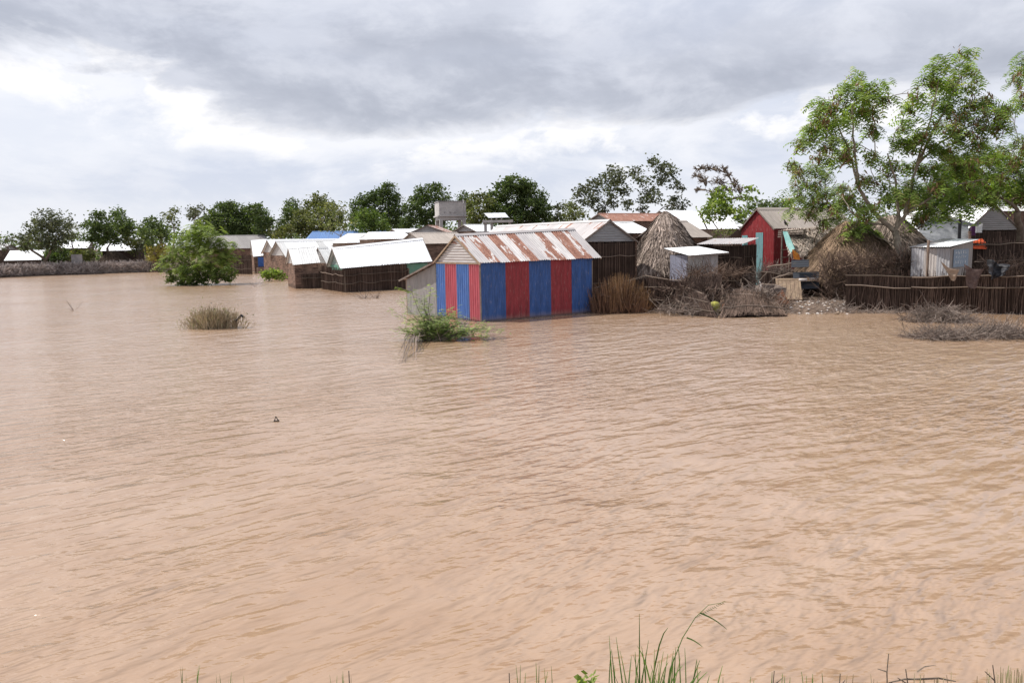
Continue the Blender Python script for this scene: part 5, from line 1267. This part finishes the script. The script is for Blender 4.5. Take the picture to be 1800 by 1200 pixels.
ft('fresh green rounded bush in front of the tall dark tree', 645, 430, 108, [(648, 380, 15), (630, 388, 14), (665, 386, 14), (648, 395, 18), (672, 396, 10)], L_MID, per=26, shell=.7)
ft('dark tree left of the water tower tank', 745, 430, 116, [(745, 335, 12), (765, 332, 13), (735, 350, 15), (778, 348, 13), (755, 358, 22), (725, 365, 14), (735, 383, 20), (765, 385, 22), (785, 375, 14), (715, 392, 14)], L_DARK, per=20)
ft('olive-green tree between the water tower and the great dark one', 842, 425, 104, [(842, 348, 12), (830, 360, 15), (855, 358, 14), (838, 378, 20), (858, 380, 16), (825, 390, 14)], L_OLIVE, per=18)
ft('little dark treetop right of the tank', 815, 425, 118, [(816, 344, 9), (810, 355, 10), (822, 356, 9), (815, 372, 12)], L_DARK, per=14)
ft('great rounded dark green tree, the largest of the far ones', 908, 425, 108, [(905, 322, 17), (925, 330, 17), (885, 332, 16), (942, 350, 16), (870, 350, 16), (905, 352, 30), (930, 365, 26), (875, 375, 20), (955, 368, 14), (905, 385, 26), (950, 388, 18), (862, 362, 9)], L_DARK, per=26, shell=.62, perclump=24)
ft('small grey-green tree right of the great dark one', 985, 420, 112, [(978, 368, 10), (990, 366, 10), (985, 380, 12), (972, 384, 9)], L_GREY, per=9)
ft('low olive bush under the airy trees', 1008, 415, 105, [(1008, 362, 10), (1015, 375, 12), (1000, 378, 11)], L_OLIVE, per=14)
ft('wide airy tree with see-through foliage behind the rusty roofs', 1058, 410, 96, [(1080, 298, 11), (1068, 312, 13), (1092, 312, 13), (1050, 322, 14), (1030, 330, 12), (1078, 330, 16), (1100, 335, 12), (1015, 340, 10), (1045, 345, 15), (1075, 352, 15), (1100, 355, 11), (1028, 358, 12), (1060, 368, 12)], L_GREY, per=12, perclump=22, leaf=.34, fork=.3, twigs=5, trunk_r=.3, multi=2)
ft('tall airy tree with two open heads left of the bare tree', 1142, 410, 96, [(1152, 288, 12), (1172, 290, 13), (1180, 305, 12), (1160, 308, 14), (1118, 302, 12), (1125, 315, 12), (1185, 322, 8), (1140, 335, 13), (1150, 348, 14), (1130, 352, 10), (1165, 320, 8), (1198, 332, 8), (1190, 348, 10), (1200, 365, 9), (1178, 362, 9), (1125, 368, 9)], L_GREY, per=12, perclump=22, leaf=.34, fork=.3, twigs=5, trunk_r=.3, multi=2)
ft('bare dead tree with crooked branches', 1270, 405, 90, [(1232, 298, 10), (1250, 300, 11), (1268, 300, 10), (1280, 310, 8), (1225, 312, 9), (1240, 322, 12), (1262, 322, 12), (1290, 325, 10), (1300, 335, 8), (1280, 335, 10), (1255, 340, 10), (1230, 335, 7), (1300, 350, 7)], None, trunk_r=.32, fork=.35, twigs=7, leafless=True)
tree('slim fresh green tree with a pale trunk in front of the bare tree', (W(1270, 425, 58).x, 58, .2), plobes([(1265, 335, 11), (1258, 352, 15), (1275, 352, 14), (1245, 366, 14), (1268, 370, 16), (1288, 368, 12), (1320, 330, 8), (1312, 345, 8), (1300, 375, 10), (1248, 382, 9)], 58, 1.0), L_LIGHT,
     trunk_r=.13, fork=.45, leaf=.26, per=26, perclump=18, clump=.42, droop=.5, bark=M_BARK_L, group=gT)
ft('dark low treetops left of the red house roof', 1345, 410, 80, [(1315, 368, 10), (1330, 358, 8), (1345, 362, 9), (1362, 358, 9), (1380, 358, 10), (1300, 385, 10)], L_DARK, per=22, leaf=.3)
ft('low scrub between the white roofs left of the red house', 1275, 420, 52, [(1262, 408, 8), (1280, 408, 8), (1292, 412, 7)], L_OLIVE, per=30, leaf=.16, clump=.35, name='bush', cat='bush', trunk_r=.06)
# backdrop of far wood, reads as one mass
wd = MB(); C = []
for _ in range(1500):
    x = random.uniform(-175, 150); y = random.uniform(138, 185); h_ = (7.6 if -72 < x < 14 else (4.6 if x < 0 else 6.4))+2.6*mnoise.noise(Vector((x*.07, 0, 0)))+random.uniform(-1.4, .9)
    C.append((x, y, max(.8, h_*random.random()**.5)))
C = np.array(C).repeat(28, 0); C = C+RNG.normal(size=C.shape)*np.array([1.1, 1.1, .75]); leaf_quads(wd, C, .6, .7, .3, .2)
stuff(tag(wd.build('far_wood', L_DARK), 'dark low line of far trees on the horizon behind the roofs', 'wood'))
# left shore bushes
ft('round dark green bush below the white-roofed shed on the left shore', 100, 470, 109, [(90, 448, 13), (108, 446, 13), (100, 455, 14), (82, 455, 9)], L_DARK, name='bush', cat='bush', per=24, group='bushes on the left shore')
ft('olive bush right of the round dark one on the left shore', 145, 465, 110, [(140, 447, 12), (155, 448, 11), (147, 453, 12)], L_OLIVE, name='bush', cat='bush', per=22, group='bushes on the left shore')
ft('yellow-brown dry shrub left of the big bush in the water', 272, 470, 108, [(268, 440, 11), (285, 440, 11), (275, 450, 10), (262, 452, 8)], L_YELLOW, name='shrub', cat='shrub', per=14, twigs=6, group='bushes on the left shore')
ft('low olive bush beneath the dark tree right of the sheds', 235, 455, 113, [(232, 424, 12), (250, 424, 10), (240, 436, 10)], L_OLIVE, name='bush', cat='bush', per=16, group='bushes on the left shore')
# palm-like dead fronds
p = W(256, 430, 112); pr = thing('dry_palm', 'small palm with grey drooping dead fronds left of the big bush', 'palm', (p.x, 112, .2)); mb = MB(); limb(mb, (p.x, 112, 0), (p.x, 112, p.z), .16, .12); mb.build('trunk', M_BARK, pr); mb = MB()
for i in range(13):
    a = i*2.4; L_ = random.uniform(1.2, 2.0); top = V(p.x, 112, p.z); pts = [top+V(math.cos(a)*L_*t, math.sin(a)*L_*t, L_*(.5*t-.9*t*t)) for t in (0, .25, .5, .75, 1)]
    mb.tube(pts, [.03, .025, .02, .015, .008], 4)
    for j in range(14):
        t = (j+1)/15; q = pts[0].lerp(pts[-1], t); k_ = min(3, int(t*4)); q = pts[k_].lerp(pts[k_+1], t*4-k_)
        for s_ in (-1, 1): mb.quads(np.array([[q, q+V(-math.sin(a)*s_*.12, math.cos(a)*s_*.12, -.1), q+V(-math.sin(a)*s_*.2, math.cos(a)*s_*.2, -.45), q+V(0, 0, -.06)]]), np.array([random.random()]))
mb.build('fronds', L_GREY, pr)

# big bush standing in the water
it = [(350, 392, 8), (340, 400, 9), (362, 402, 9), (345, 412, 15), (290, 462, 10), (405, 430, 8), (410, 455, 9), (322, 415, 8), (372, 408, 13), (330, 420, 13), (358, 425, 20), (388, 425, 14), (315, 432, 15), (342, 440, 20), (372, 442, 22), (398, 444, 14), (302, 447, 13), (325, 458, 17), (355, 462, 22), (388, 462, 18), (310, 470, 12)]
ob_ = 0
tree('big light green bush rising out of the flood left of the huts', (G(355, 496).x, 69.5, -.2), plobes(it, 70, 1.2), L_LIGHT, name='bush', cat='bush', trunk_r=.14, fork=.12, leaf=.62, per=17, perclump=9, clump=.5, multi=4, fronds=True, shell=.3, droop=.45, twigs=4, group='bushes in the water', flat=.1)
it = [(300, 490, 9), (318, 493, 10), (338, 494, 10), (360, 493, 10), (382, 491, 10), (402, 488, 9), (408, 480, 8), (310, 482, 13), (330, 485, 14), (350, 486, 13), (372, 484, 13), (395, 482, 13), (402, 475, 10), (322, 476, 11), (362, 476, 12), (340, 472, 10)]
tree('darker green skirt of shrub at the foot of the big bush, trailing in the water', (G(352, 500).x, 68.2, -.2), plobes(it, 68.4, .8), L_MID, name='shrub', cat='shrub', trunk_r=.08, fork=.1, leaf=.18, per=40, perclump=26, clump=.3, multi=3, group='bushes in the water')
it = [(470, 484, 9), (482, 481, 9), (492, 484, 7), (476, 478, 7)]
tree('bright green leafy plant in the water before the brown huts', (G(478, 491).x, 74, -.1), plobes(it, 74, .4), L_LIGHT, name='plant', cat='plant', trunk_r=.04, fork=.2, leaf=.24, per=70, perclump=12, clump=.3, group='bushes in the water', aspect=.7)

# ---------------- near feathery tree
it = [(1500, 135, 17), (1482, 160, 22), (1520, 165, 22), (1462, 190, 22), (1500, 195, 26), (1545, 150, 15), (1440, 178, 14), (1440, 215, 22), (1475, 225, 26), (1425, 232, 17), (1410, 250, 11), (1450, 252, 20), (1500, 255, 18), (1535, 195, 18), (1555, 172, 13), (1480, 280, 16), (1440, 275, 13), (1530, 228, 16),
      (1700, 100, 14), (1690, 125, 20), (1650, 108, 20), (1640, 135, 22), (1670, 150, 22), (1708, 150, 18), (1615, 165, 17), (1600, 185, 15), (1650, 180, 26), (1695, 190, 26), (1730, 175, 16), (1745, 200, 18), (1770, 192, 12), (1715, 220, 24), (1675, 225, 24), (1630, 225, 24), (1590, 220, 18), (1755, 222, 12), (1600, 255, 22), (1640, 262, 24), (1570, 250, 14), (1680, 260, 24), (1722, 255, 18),
      (1560, 290, 18), (1600, 290, 20), (1640, 300, 24), (1680, 300, 26), (1540, 270, 12), (1520, 320, 14), (1560, 325, 18), (1600, 330, 22), (1650, 340, 26), (1690, 335, 24), (1500, 345, 20), (1530, 365, 20), (1480, 360, 15), (1580, 355, 18), (1620, 365, 20), (1660, 370, 22), (1510, 392, 10), (1500, 405, 8), (1530, 412, 7), (1615, 385, 10), (1690, 365, 16)]
LIMBS = [([(1580, 475), (1582, 445), (1573, 408)], .20, .15), ([(1573, 408), (1545, 382), (1520, 350), (1508, 325)], .115, .08), ([(1508, 325), (1498, 290), (1488, 255), (1470, 215), (1455, 190)], .065, .02),
         ([(1512, 330), (1503, 285), (1500, 240), (1498, 190), (1510, 150)], .07, .02), ([(1573, 408), (1580, 380), (1578, 345), (1572, 310), (1560, 270)], .10, .03), ([(1575, 405), (1592, 375), (1600, 340), (1608, 300), (1622, 250), (1640, 195), (1650, 140)], .10, .02),
         ([(1608, 300), (1640, 230), (1668, 180), (1692, 130)], .08, .02), ([(1612, 290), (1655, 250), (1700, 225), (1745, 205)], .06, .02), ([(1592, 375), (1630, 350), (1680, 325), (1730, 315)], .07, .02), ([(1560, 395), (1520, 392), (1495, 370), (1480, 345)], .06, .02), ([(1540, 275), (1535, 240), (1545, 180)], .03, .012)]
nt = tree('tall feathery-leaved tree leaning over the brown thatched hut', (W(1578, 480, 39.2).x, 39.2, .1), plobes(it, 39.4, 1.4), L_NEAR, trunk_r=.10, fork=.22, leaf=.56, per=15, perclump=9, clump=.34, fronds=True, droop=.75, pods=130, twigs=3, bark=M_BARK_L, wind=(.35, 0, .05), shell=.35)
mb = MB()
for pts, ra, rb in LIMBS:
    q = [W(x, y, 39.1+.35*math.sin(x*.05+y*.03)) for x, y in pts]
    if pts[0] == (1580, 475): q.insert(0, V(q[0].x+.1, q[0].y, .0))
    Q2 = []
    for a, b in zip(q, q[1:]):
        for t in (0, .33, .66): Q2.append(a.lerp(b, t)+Vector((random.gauss(0, .025), random.gauss(0, .03), 0)))
    Q2.append(q[-1]); nq_ = len(Q2); mb.tube(Q2, [ra+(rb-ra)*i/(nq_-1) for i in range(nq_)], 8, (random.random(), .5))
mb.build('limbs', M_BARK_L, nt, smooth=True)
it = [(1398, 290, 8), (1405, 305, 12), (1430, 298, 14), (1450, 310, 14), (1395, 325, 11), (1420, 330, 17), (1450, 338, 17), (1400, 350, 13), (1430, 358, 16), (1460, 365, 17), (1420, 375, 9), (1480, 330, 12), (1445, 390, 9), (1475, 388, 12), (1390, 368, 8)]
tree('small thin-stemmed feathery tree left of the tall one, before the dusty roof', (W(1450, 440, 42.5).x, 42.5, .2), plobes(it, 42.5, .8), L_NEAR, trunk_r=.07, fork=.4, leaf=.42, per=34, perclump=8, clump=.34, fronds=True, droop=.75, pods=26, twigs=3, bark=M_BARK, wind=(.3, 0, .05), shell=.35)
it = [(1800, 100, 15), (1795, 125, 16), (1785, 145, 11), (1800, 165, 15), (1790, 180, 10), (1830, 120, 30), (1840, 180, 35), (1790, 245, 14), (1770, 262, 15), (1800, 270, 22), (1745, 280, 18), (1780, 295, 20), (1730, 305, 20), (1760, 320, 24), (1795, 325, 24), (1720, 335, 18), (1750, 345, 18), (1790, 350, 18), (1840, 260, 40), (1840, 330, 40), (1715, 290, 14), (1850, 230, 40)]
tree('feathery tree reaching in from the right edge', (W(1850, 470, 42).x, 42.5, .2), plobes(it, 42.5, 1.5), L_NEAR, trunk_r=.25, fork=.35, leaf=.46, per=22, perclump=8, clump=.36, fronds=True, droop=.7, pods=80, twigs=3, bark=M_BARK, wind=(.35, 0, .05), shell=.35)
it = [(1640, 330, 22), (1680, 340, 26), (1720, 345, 22), (1610, 350, 20), (1650, 362, 20), (1590, 335, 18), (1700, 320, 20), (1660, 310, 18), (1740, 272, 22), (1700, 282, 22), (1770, 300, 26), (1665, 288, 18), (1785, 340, 24), (1735, 320, 24)]
tree('dark feathery tree filling in behind the tall one above the grey roofs', (W(1650, 470, 46).x, 46.5, .2), plobes(it, 46.5, 1.0), L_MID, trunk_r=.14, fork=.4, leaf=.5, per=30, perclump=9, clump=.4, fronds=True, droop=.7, twigs=2, wind=(.3, 0, 0), shell=.4)
ft('dense dark trees closing the view behind the roofs at the right', 1700, 420, 64, [(1560, 352, 14), (1600, 350, 16), (1640, 345, 18), (1690, 340, 18), (1740, 345, 16), (1790, 345, 20), (1830, 345, 20), (1510, 360, 12), (1470, 362, 10)], L_DARK, per=22, leaf=.3)

# ---------------- shrubs in the foreground water
# green shrub against the shop corner
base = G(765, 598); sh_ = thing('sprawling_shrub', 'sprawling light green shrub half drowned against the corner of the striped shop', 'shrub', base, 'bushes in the water')
mb = MB(); tips = []
for i in range(95):
    a = random.uniform(0, 2*math.pi); L_ = random.uniform(.4, 2.5)
    rx_ = math.cos(a)*L_*(1.0 if math.cos(a) > 0 else .62); ry = math.sin(a)*L_*.40+.1; hz = random.uniform(.1, 1.15)*(1-abs(rx_)/3.2)+(.5 if (a > 1.9 and a < 3.5 and random.random() < .25) else 0)
    s_ = base+V(random.gauss(0, .2), random.gauss(0, .12), -.1); e_ = base+V(rx_, ry, max(.03, hz)); md = s_.lerp(e_, .5)+V(0, 0, .35*random.random())
    mb.tube([s_, md, e_], [.018, .012, .005], 4, (random.random(), .5)); tips.append((s_, md, e_))
for i in range(14):       # thin bare branches falling into the water on the left
    s_ = base+V(-.6+random.gauss(0, .3), -.1, .2); e_ = G(random.uniform(700, 735), random.uniform(602, 640)); mb.tube([s_, s_.lerp(e_, .5)+V(0, 0, .25), e_], [.016, .012, .006], 4, (random.random(), .5))
for x1, y1 in ((706, 528), (722, 508), (745, 512), (757, 506), (800, 540)):
    e_ = W(x1, y1, base.y+.3); md = base.lerp(e_, .5)+V(-.15, 0, .15); mb.tube([base, md, e_], [.015, .01, .005], 4, (random.random(), .5)); tips.append((base, md, e_))
mb.build('branches', M_TWIG, sh_)
mb = MB(); C = []
for s_, md, e_ in tips:
    for _ in range(int(15+24*(e_-s_).length)):
        t = random.uniform(.25, 1); p = (s_.lerp(md, t*2) if t < .5 else md.lerp(e_, t*2-1)); C.append(tuple(p+V(random.gauss(0, .10), random.gauss(0, .10), random.gauss(0, .07))))
C = np.array(C); C = C[C[:, 2] > -.02]; frond_quads(mb, C, .15, .3, 4, (0, 0, .3)); stuff(mb.build('foliage', L_SHRUB, sh_))
# branch with leaf reaching over lean-to
p0, p1 = W(735, 530, 36.0), W(698, 505, 36.0)
# dry orange grass shrub right of the shop
base = G(1090, 549); dg = thing('dry_grass_clump', 'rust-orange dry bristly shrub at the right end of the striped shop', 'shrub', base)
mb = MB(); Q = []; U = []
for i in range(2600):
    x = random.gauss(0, .55); y = random.gauss(0, .30)-.05; h_ = random.choice((random.uniform(.3, 1.1), random.uniform(.6, 1.75)))*(1.1-.32*abs(x)); s_ = base+V(x, y, -.05)
    if abs(x) > 1.25: continue
    e_ = s_+V(x*.22+random.gauss(.02, .16), random.gauss(0, .12), max(.2, h_)); sd_ = V(.011, .004, 0)
    k_ = random.uniform(.0, .45); s2 = s_.lerp(e_, k_); Q.append([s2-sd_, s2+sd_, e_+sd_*.3, e_-sd_*.3]); U.append(random.random()*(.4+.6*min(1, h_/1.6)))
mb.quads(np.array([[tuple(v) for v in q] for q in Q]), np.array(U)); stuff(mb.build('dry_stems', L_DRY, dg))
mb = MB()
for _ in range(420):
    x = random.gauss(0, .5); twig_pile(mb, base+V(x, random.gauss(0, .2), random.uniform(.1, 1.1)*(1.1-.3*abs(x))), (.05, .05, .1), 1, (.2, .6), .010, .5)
stuff(mb.build('side_twigs', M_WATTLE, dg))
# little green weeds on the waterline
for x, y, s_, lb in ((1130, 545, .30, 'tiny pale green weed at the foot of the stick fence'), ):
    p = G(x, y+1); mb = MB(); C = np.array(p)+RNG.normal(size=(60, 3))*np.array([s_, .1, .1]); C[:, 2] = np.abs(C[:, 2]); frond_quads(mb, C, .2, .2, 4); tag(mb.build('weed', L_LIGHT, org=p), lb, 'weed')
# dry twiggy bush in the open water
base = G(375, 577)
mb = MB()
for i in range(650):
    x = random.gauss(0, .48); s_ = base+V(x, random.gauss(0, .2), -.03); d = V(random.gauss(x*.35, .35), random.gauss(0, .25), 1).normalized(); L_ = random.uniform(.25, 1.0)*(1.05-.3*abs(x))
    if x < -.75: L_ *= .7
    e_ = s_+d*max(.15, L_); uu = (random.random(), .5); mb.stick(s_, e_, .009, uu); d2 = (d+Vector(rand_dirs(1)[0])*.7).normalized(); mb.stick(s_.lerp(e_, .6), s_.lerp(e_, .6)+d2*.25, .007, uu)
db = thing('dry_bush', 'dry straw-coloured twiggy bush alone in the open water', 'bush', base); stuff(mb.build('twigs', L_STRAW, db))
mb = MB(); C = np.array(base)+RNG.normal(size=(500, 3))*np.array([.6, .22, .3])+np.array([0, 0, .35]); C = C[C[:, 2] > .03]; leaf_quads(mb, C, .07, .5); stuff(mb.build('dry_leaves', L_OLIVE, db))
mb = MB(); d_ = base.y; pts = [G(415, 574), W(414, 563, d_), W(419, 560, d_), W(424, 554, d_), W(429, 558, d_)]; mb.tube(pts, [.07, .055, .045, .06, .05], 7)
tag(mb.build('driftwood_stump', M_BLACK, org=pts[0]), 'crooked black stump poking out of the water beside the dry bush', 'stump')
# small dark floating thing
p = G(486, 740); mb = MB(); mb.tube([p+V(-.05, 0, -.03), p+V(-.01, 0, .09), p+V(.055, 0, -.02)], [.012, .014, .012], 5); mb.box(p+V(0, 0, .005), (.10, .04, .02), .2)
tag(mb.build('floating_scrap', M_BLACK, org=p), 'tiny dark bent scrap floating alone in the open water', 'scrap')
for i, (x, y, k, lb) in enumerate(((642, 525, 16, 'few bare twig tips out of the water before the fenced long house'), (450, 504, 7, 'pair of bare twigs in the water left of the short hut'), (130, 546, 6, 'tiny twig tips far out on the left water'), (662, 524, 12, 'bare twig tips right of the first ones before the fenced long house'))):
    p = G(x, y); mb = MB()
    for _ in range(k): s_ = p+V(0, 0, -.08); mb.stick(s_, s_+V(random.gauss(0, .35), random.gauss(0, .1), random.uniform(.2, .65)), .012, (random.random(), .5))
    tag(mb.build('twigs', M_TWIG, org=p), lb, 'twigs')
# brush piles floating at right
for x0, x1, y0, k, zt, lb in ((1604, 1716, 566, 1200, .55, 'upper grey brush heap lying in the water before the right-hand fence'), (1608, 1716, 596, 900, .24, 'lower flat grey brush heap nearest the camera at the right'), (1706, 1830, 594, 1100, .34, 'grey-brown brush heap in the water at the right edge')):
    a, b = G(x0, y0), G(x1, y0+1); mb = MB()
    for _ in range(k):
        t = min(1.05, max(-.05, random.gauss(.5, .26))); p = a.lerp(b, t)+V(0, random.gauss(.3, .35), 0); p.z = max(-.03, random.random()**1.6*zt*(1-1.5*abs(t-.5)))
        d = Vector(rand_dirs(1)[0]); d.z = d.z*.45+.12; d.normalize(); L_ = random.uniform(.15, .6); q = p+d*L_; uu = (random.random()*.9, .5); mb.stick(p, q, random.uniform(.004, .012), uu)
        d2 = (d+Vector(rand_dirs(1)[0])*.8).normalized(); mb.stick(q, q+d2*L_*.5, .005, uu)
    for _ in range(5):
        p = a.lerp(b, random.random()); q = p+V(random.uniform(-1, 1), random.uniform(-.3, .3), random.uniform(.3, .8)*zt); pole(mb, p, q, .02, .05)
    tag(mb.build('brush_heap', M_TWIG, org=(a+b)/2), lb, 'brush', 'brush heaps in the water')

# ---------------- foreground grass on the bank
random.seed(31)
def blade(mb_, s_, tip, wd, bend=.3, k=6, u=None):
    s_ = Vector(s_); tip = Vector(tip); d = tip-s_; side = d.cross(Vector((0, 1, 0))).normalized(); u = random.random() if u is None else u; vs = []
    up = V(0, 0, 1)
    for i in range(k+1):
        t = i/k; p = s_.lerp(tip, t)+up*bend*d.length*math.sin(math.pi*t*.9)*.6; w_ = wd*(1-t)**.6*.5+.0006
        vs += [p-side*w_, p+side*w_+V(0, .002, 0)]
    mb_.add(vs, [(2*i, 2*i+1, 2*i+3, 2*i+2) for i in range(k)], (u, .5))
def bz(y): return min(1.56, 3.0-.6*y)-.03
gG = 'grass tufts on the near bank'
yg = 3.1
tf = thing('grass_tuft', 'tallest green grass tuft on the near bank with an arching seed stalk', 'grass', (W(1150, 1230, yg).x, yg, bz(yg)), gG); mb = MB()
for x0, x1, y1, b_ in ((1085, 1071, 1117, 0), (1092, 1075, 1145, .1), (1096, 1110, 1160, .25), (1105, 1140, 1125, 0), (1110, 1083, 1123, .1), (1125, 1124, 1078, .0), (1130, 1174, 1124, .45), (1120, 1090, 1150, .2), (1150, 1230, 1195, .35), (1140, 1200, 1180, .4), (1160, 1243, 1190, .3), (1165, 1120, 1150, .3), (1180, 1188, 1145, .2), (1190, 1230, 1168, .25),
                       (1200, 1225, 1160, .05), (1220, 1247, 1192, .2), (1235, 1225, 1162, .05), (1240, 1270, 1175, .2)):
    s_ = W(x0, 1225, yg+random.uniform(-.15, .15)); blade(mb, V(s_.x, s_.y, bz(s_.y)), W(x1, y1, yg+random.uniform(-.1, .2)), .008, b_)
for _ in range(34):
    x0 = random.gauss(1155, 38); s_ = W(x0, 1220, yg+random.uniform(-.2, .2)); blade(mb, V(s_.x, s_.y, bz(s_.y)), W(x0+random.gauss(8, 26), random.uniform(1145, 1205), s_.y+random.uniform(-.1, .1)), .005, random.uniform(.1, .5))
mb.build('blades', L_BLADE, tf)
mb = MB(); pts = [W(1155, 1225, yg), W(1178, 1175, yg), W(1200, 1120, yg), W(1222, 1085, yg), W(1245, 1063, yg), W(1272, 1058, yg)]; pts[0].z = bz(yg); mb.tube(pts, [.0028, .0025, .002, .0016, .0012, .0008], 5)
for i in range(16):
    t = i/15; p = pts[3].lerp(pts[5], t)+V(0, 0, .004); mb.tube([p, p+V(.012, 0, -.003-.006*random.random())], [.0016, .0004], 4)
for (x0, y0, x1, y1) in ((1231, 1077, 1278, 1107), (1207, 1120, 1235, 1137)):
    blade(mb, W(x0, y0, yg), W(x1, y1, yg), .005, .12)
mb.build('seed_stalk', L_BLADE, tf)
def tuft(label, cx_, k, hpx, spread, w_=.005, y_=3.1, m_=L_BLADE, tipy=None, fan=1.0, name='grass_tuft', cat='grass'):
    mb_ = MB()
    for _ in range(k):
        x0 = random.gauss(cx_, spread); s_ = W(x0, 1222, y_+random.uniform(-.12, .12)); hh_ = random.uniform(.35, 1)*hpx
        blade(mb_, V(s_.x, s_.y, bz(s_.y)), W(x0+random.gauss(0, hh_*.5*fan), 1205-hh_, s_.y), w_, random.uniform(0, .4))
    return tag(mb_.build(name, m_, org=(W(cx_, 1222, y_).x, y_, bz(y_))), label, cat, gG)
tuft('dark green grass tuft at the bottom left of the picture', 322, 6, 42, 8, .006)
tuft('thin sprigs beside the bottom left grass tuft', 395, 9, 14, 18)
tuft('grass tuft with upright blades left of the tallest tuft', 945, 8, 36, 24, .005)
tuft('short weedy sprigs at the bottom between the left tuft and the centre', 600, 6, 22, 10, .005)
tuft('short green blades at the bottom right of centre', 1370, 14, 16, 60, .003)
tuft('dry thin stems at the bottom right corner', 1775, 40, 26, 18, .003, m_=L_STRAW, fan=.4)
tuft('short mixed stems left of the bottom right corner', 1640, 26, 14, 50, .003, m_=L_STRAW)
for x, y, lb in ((1562, 1148, 'dark leafless sprig with a forked tip near the bottom right'), (1477, 1183, 'short dark crooked sprig at the bottom'), (1592, 1175, 'small crooked sprig right of the forked one'), (1745, 1168, 'dark twisted sprig before the bottom right corner'), (1361, 1178, 'thin dark sprig right of the tallest tuft'), (613, 1178, 'brown dead sprig at the bottom left of centre'), (895, 1182, 'single upright dark stem at the bottom centre')):
    b = W(x-2, 1215, 3.1); b.z = bz(3.1); t_ = W(x, y, 3.1); mb = MB(); k = 6; pts = [b.lerp(t_, i/k)+V(random.gauss(0, .008), 0, 0)*(0 < i < k) for i in range(k+1)]
    mb.tube(pts, [.005-.0005*i for i in range(k+1)], 5)
    for i in (3, 4, 5):
        e_ = pts[i]+V(random.choice((-1, 1))*random.uniform(.02, .05), 0, random.uniform(.01, .05)); mb.tube([pts[i], e_], [.003, .0015], 4)
    tag(mb.build('dead_sprig', M_BARK, org=b), lb, 'sprig', 'dead sprigs on the near bank')
b = W(1600, 1196, 3.1); mb = MB(); pts = [W(x, y, 3.1) for x, y in ((1562, 1199), (1590, 1194), (1620, 1191), (1650, 1192), (1680, 1197))]
mb.tube([q+V(0, 0, .004*math.sin(i*2.3)) for i, q in enumerate(pts)], [.002, .0035, .004, .004, .002], 6); mb.tube([W(1612, 1180, 3.1), W(1625, 1171, 3.1), W(1645, 1168, 3.1)], [.003, .003, .001], 4)
tag(mb.build('dark_root', M_BARK, org=pts[2]), 'dark curved root lying on the bank edge at the bottom right', 'root')
p = W(1030, 1196, 3.1); mb = MB(); C = np.array(p)+RNG.normal(size=(26, 3))*np.array([.02, .02, .01]); leaf_quads(mb, C, .035, .7); tag(mb.build('clover', L_LIGHT, org=p), 'small bright green leaves at the bottom left of the tallest tuft', 'weed')

# straw and scum caught against the walls
random.seed(77)
mb = MB()
for a, b, k, o_ in ((wl, wr, 420, -.12), (kl, wl, 160, -.1), (G(1044, 549), G(1135, 546), 160, -.2), (f2, f3, 260, -.15), (G(1486, 544), G(1800, 552), 500, -.25), (G(1160, 549), G(1380, 557), 300, -.15)):
    d_ = (b-a).to_2d().to_3d().normalized(); nn = V(-d_.y, d_.x)
    for _ in range(k):
        t = random.random(); p = a.lerp(b, t)+nn*(o_-abs(random.gauss(0, .10)-.03)*(1+2*mnoise.noise(Vector((t*9, 2, a.x))))); p.z = .008
        an = random.uniform(0, 6.28); L_ = random.uniform(.03, .16); mb.stick(p, p+V(math.cos(an)*L_, math.sin(an)*L_*.7, .006), random.uniform(.004, .009), (random.random(), .5))
stuff(tag(mb.build('floating_straw', M_TWIG), 'floating straw and bits of stick caught along the walls and fences', 'floating straw'))

for a, b, r_, lb in ((W(1229, 371, 60), W(1245, 408, 60), .07, 'dark pole slanting across the white roof left of the fresh green tree'), (W(1243, 392, 60), W(1262, 384, 60.5), .04, 'thin brace running from the slanting dark pole to the right')):
    mb = MB(); pole(mb, a, b, r_, .02); tag(mb.build('pole', M_BARK, org=b), lb, 'pole')
lf = thing('broken_branch', 'broken leafy branch lying across the top of the grey lean-to wall', 'branch', W(724, 514, 36.2)); mb = MB()
mb.tube([W(724, 514, 36.2), W(712, 509, 36.1), W(698, 505, 36.0)], [.015, .012, .006], 5); mb.build('stem', M_TWIG, lf)
mb = MB(); C = np.array([list(W(724, 514, 36.2).lerp(W(697, 504.5, 36.0), t)) for t in RNG.uniform(.1, 1, 70)]); frond_quads(mb, C, .16, .3, 4); stuff(mb.build('foliage', L_LIGHT, lf))
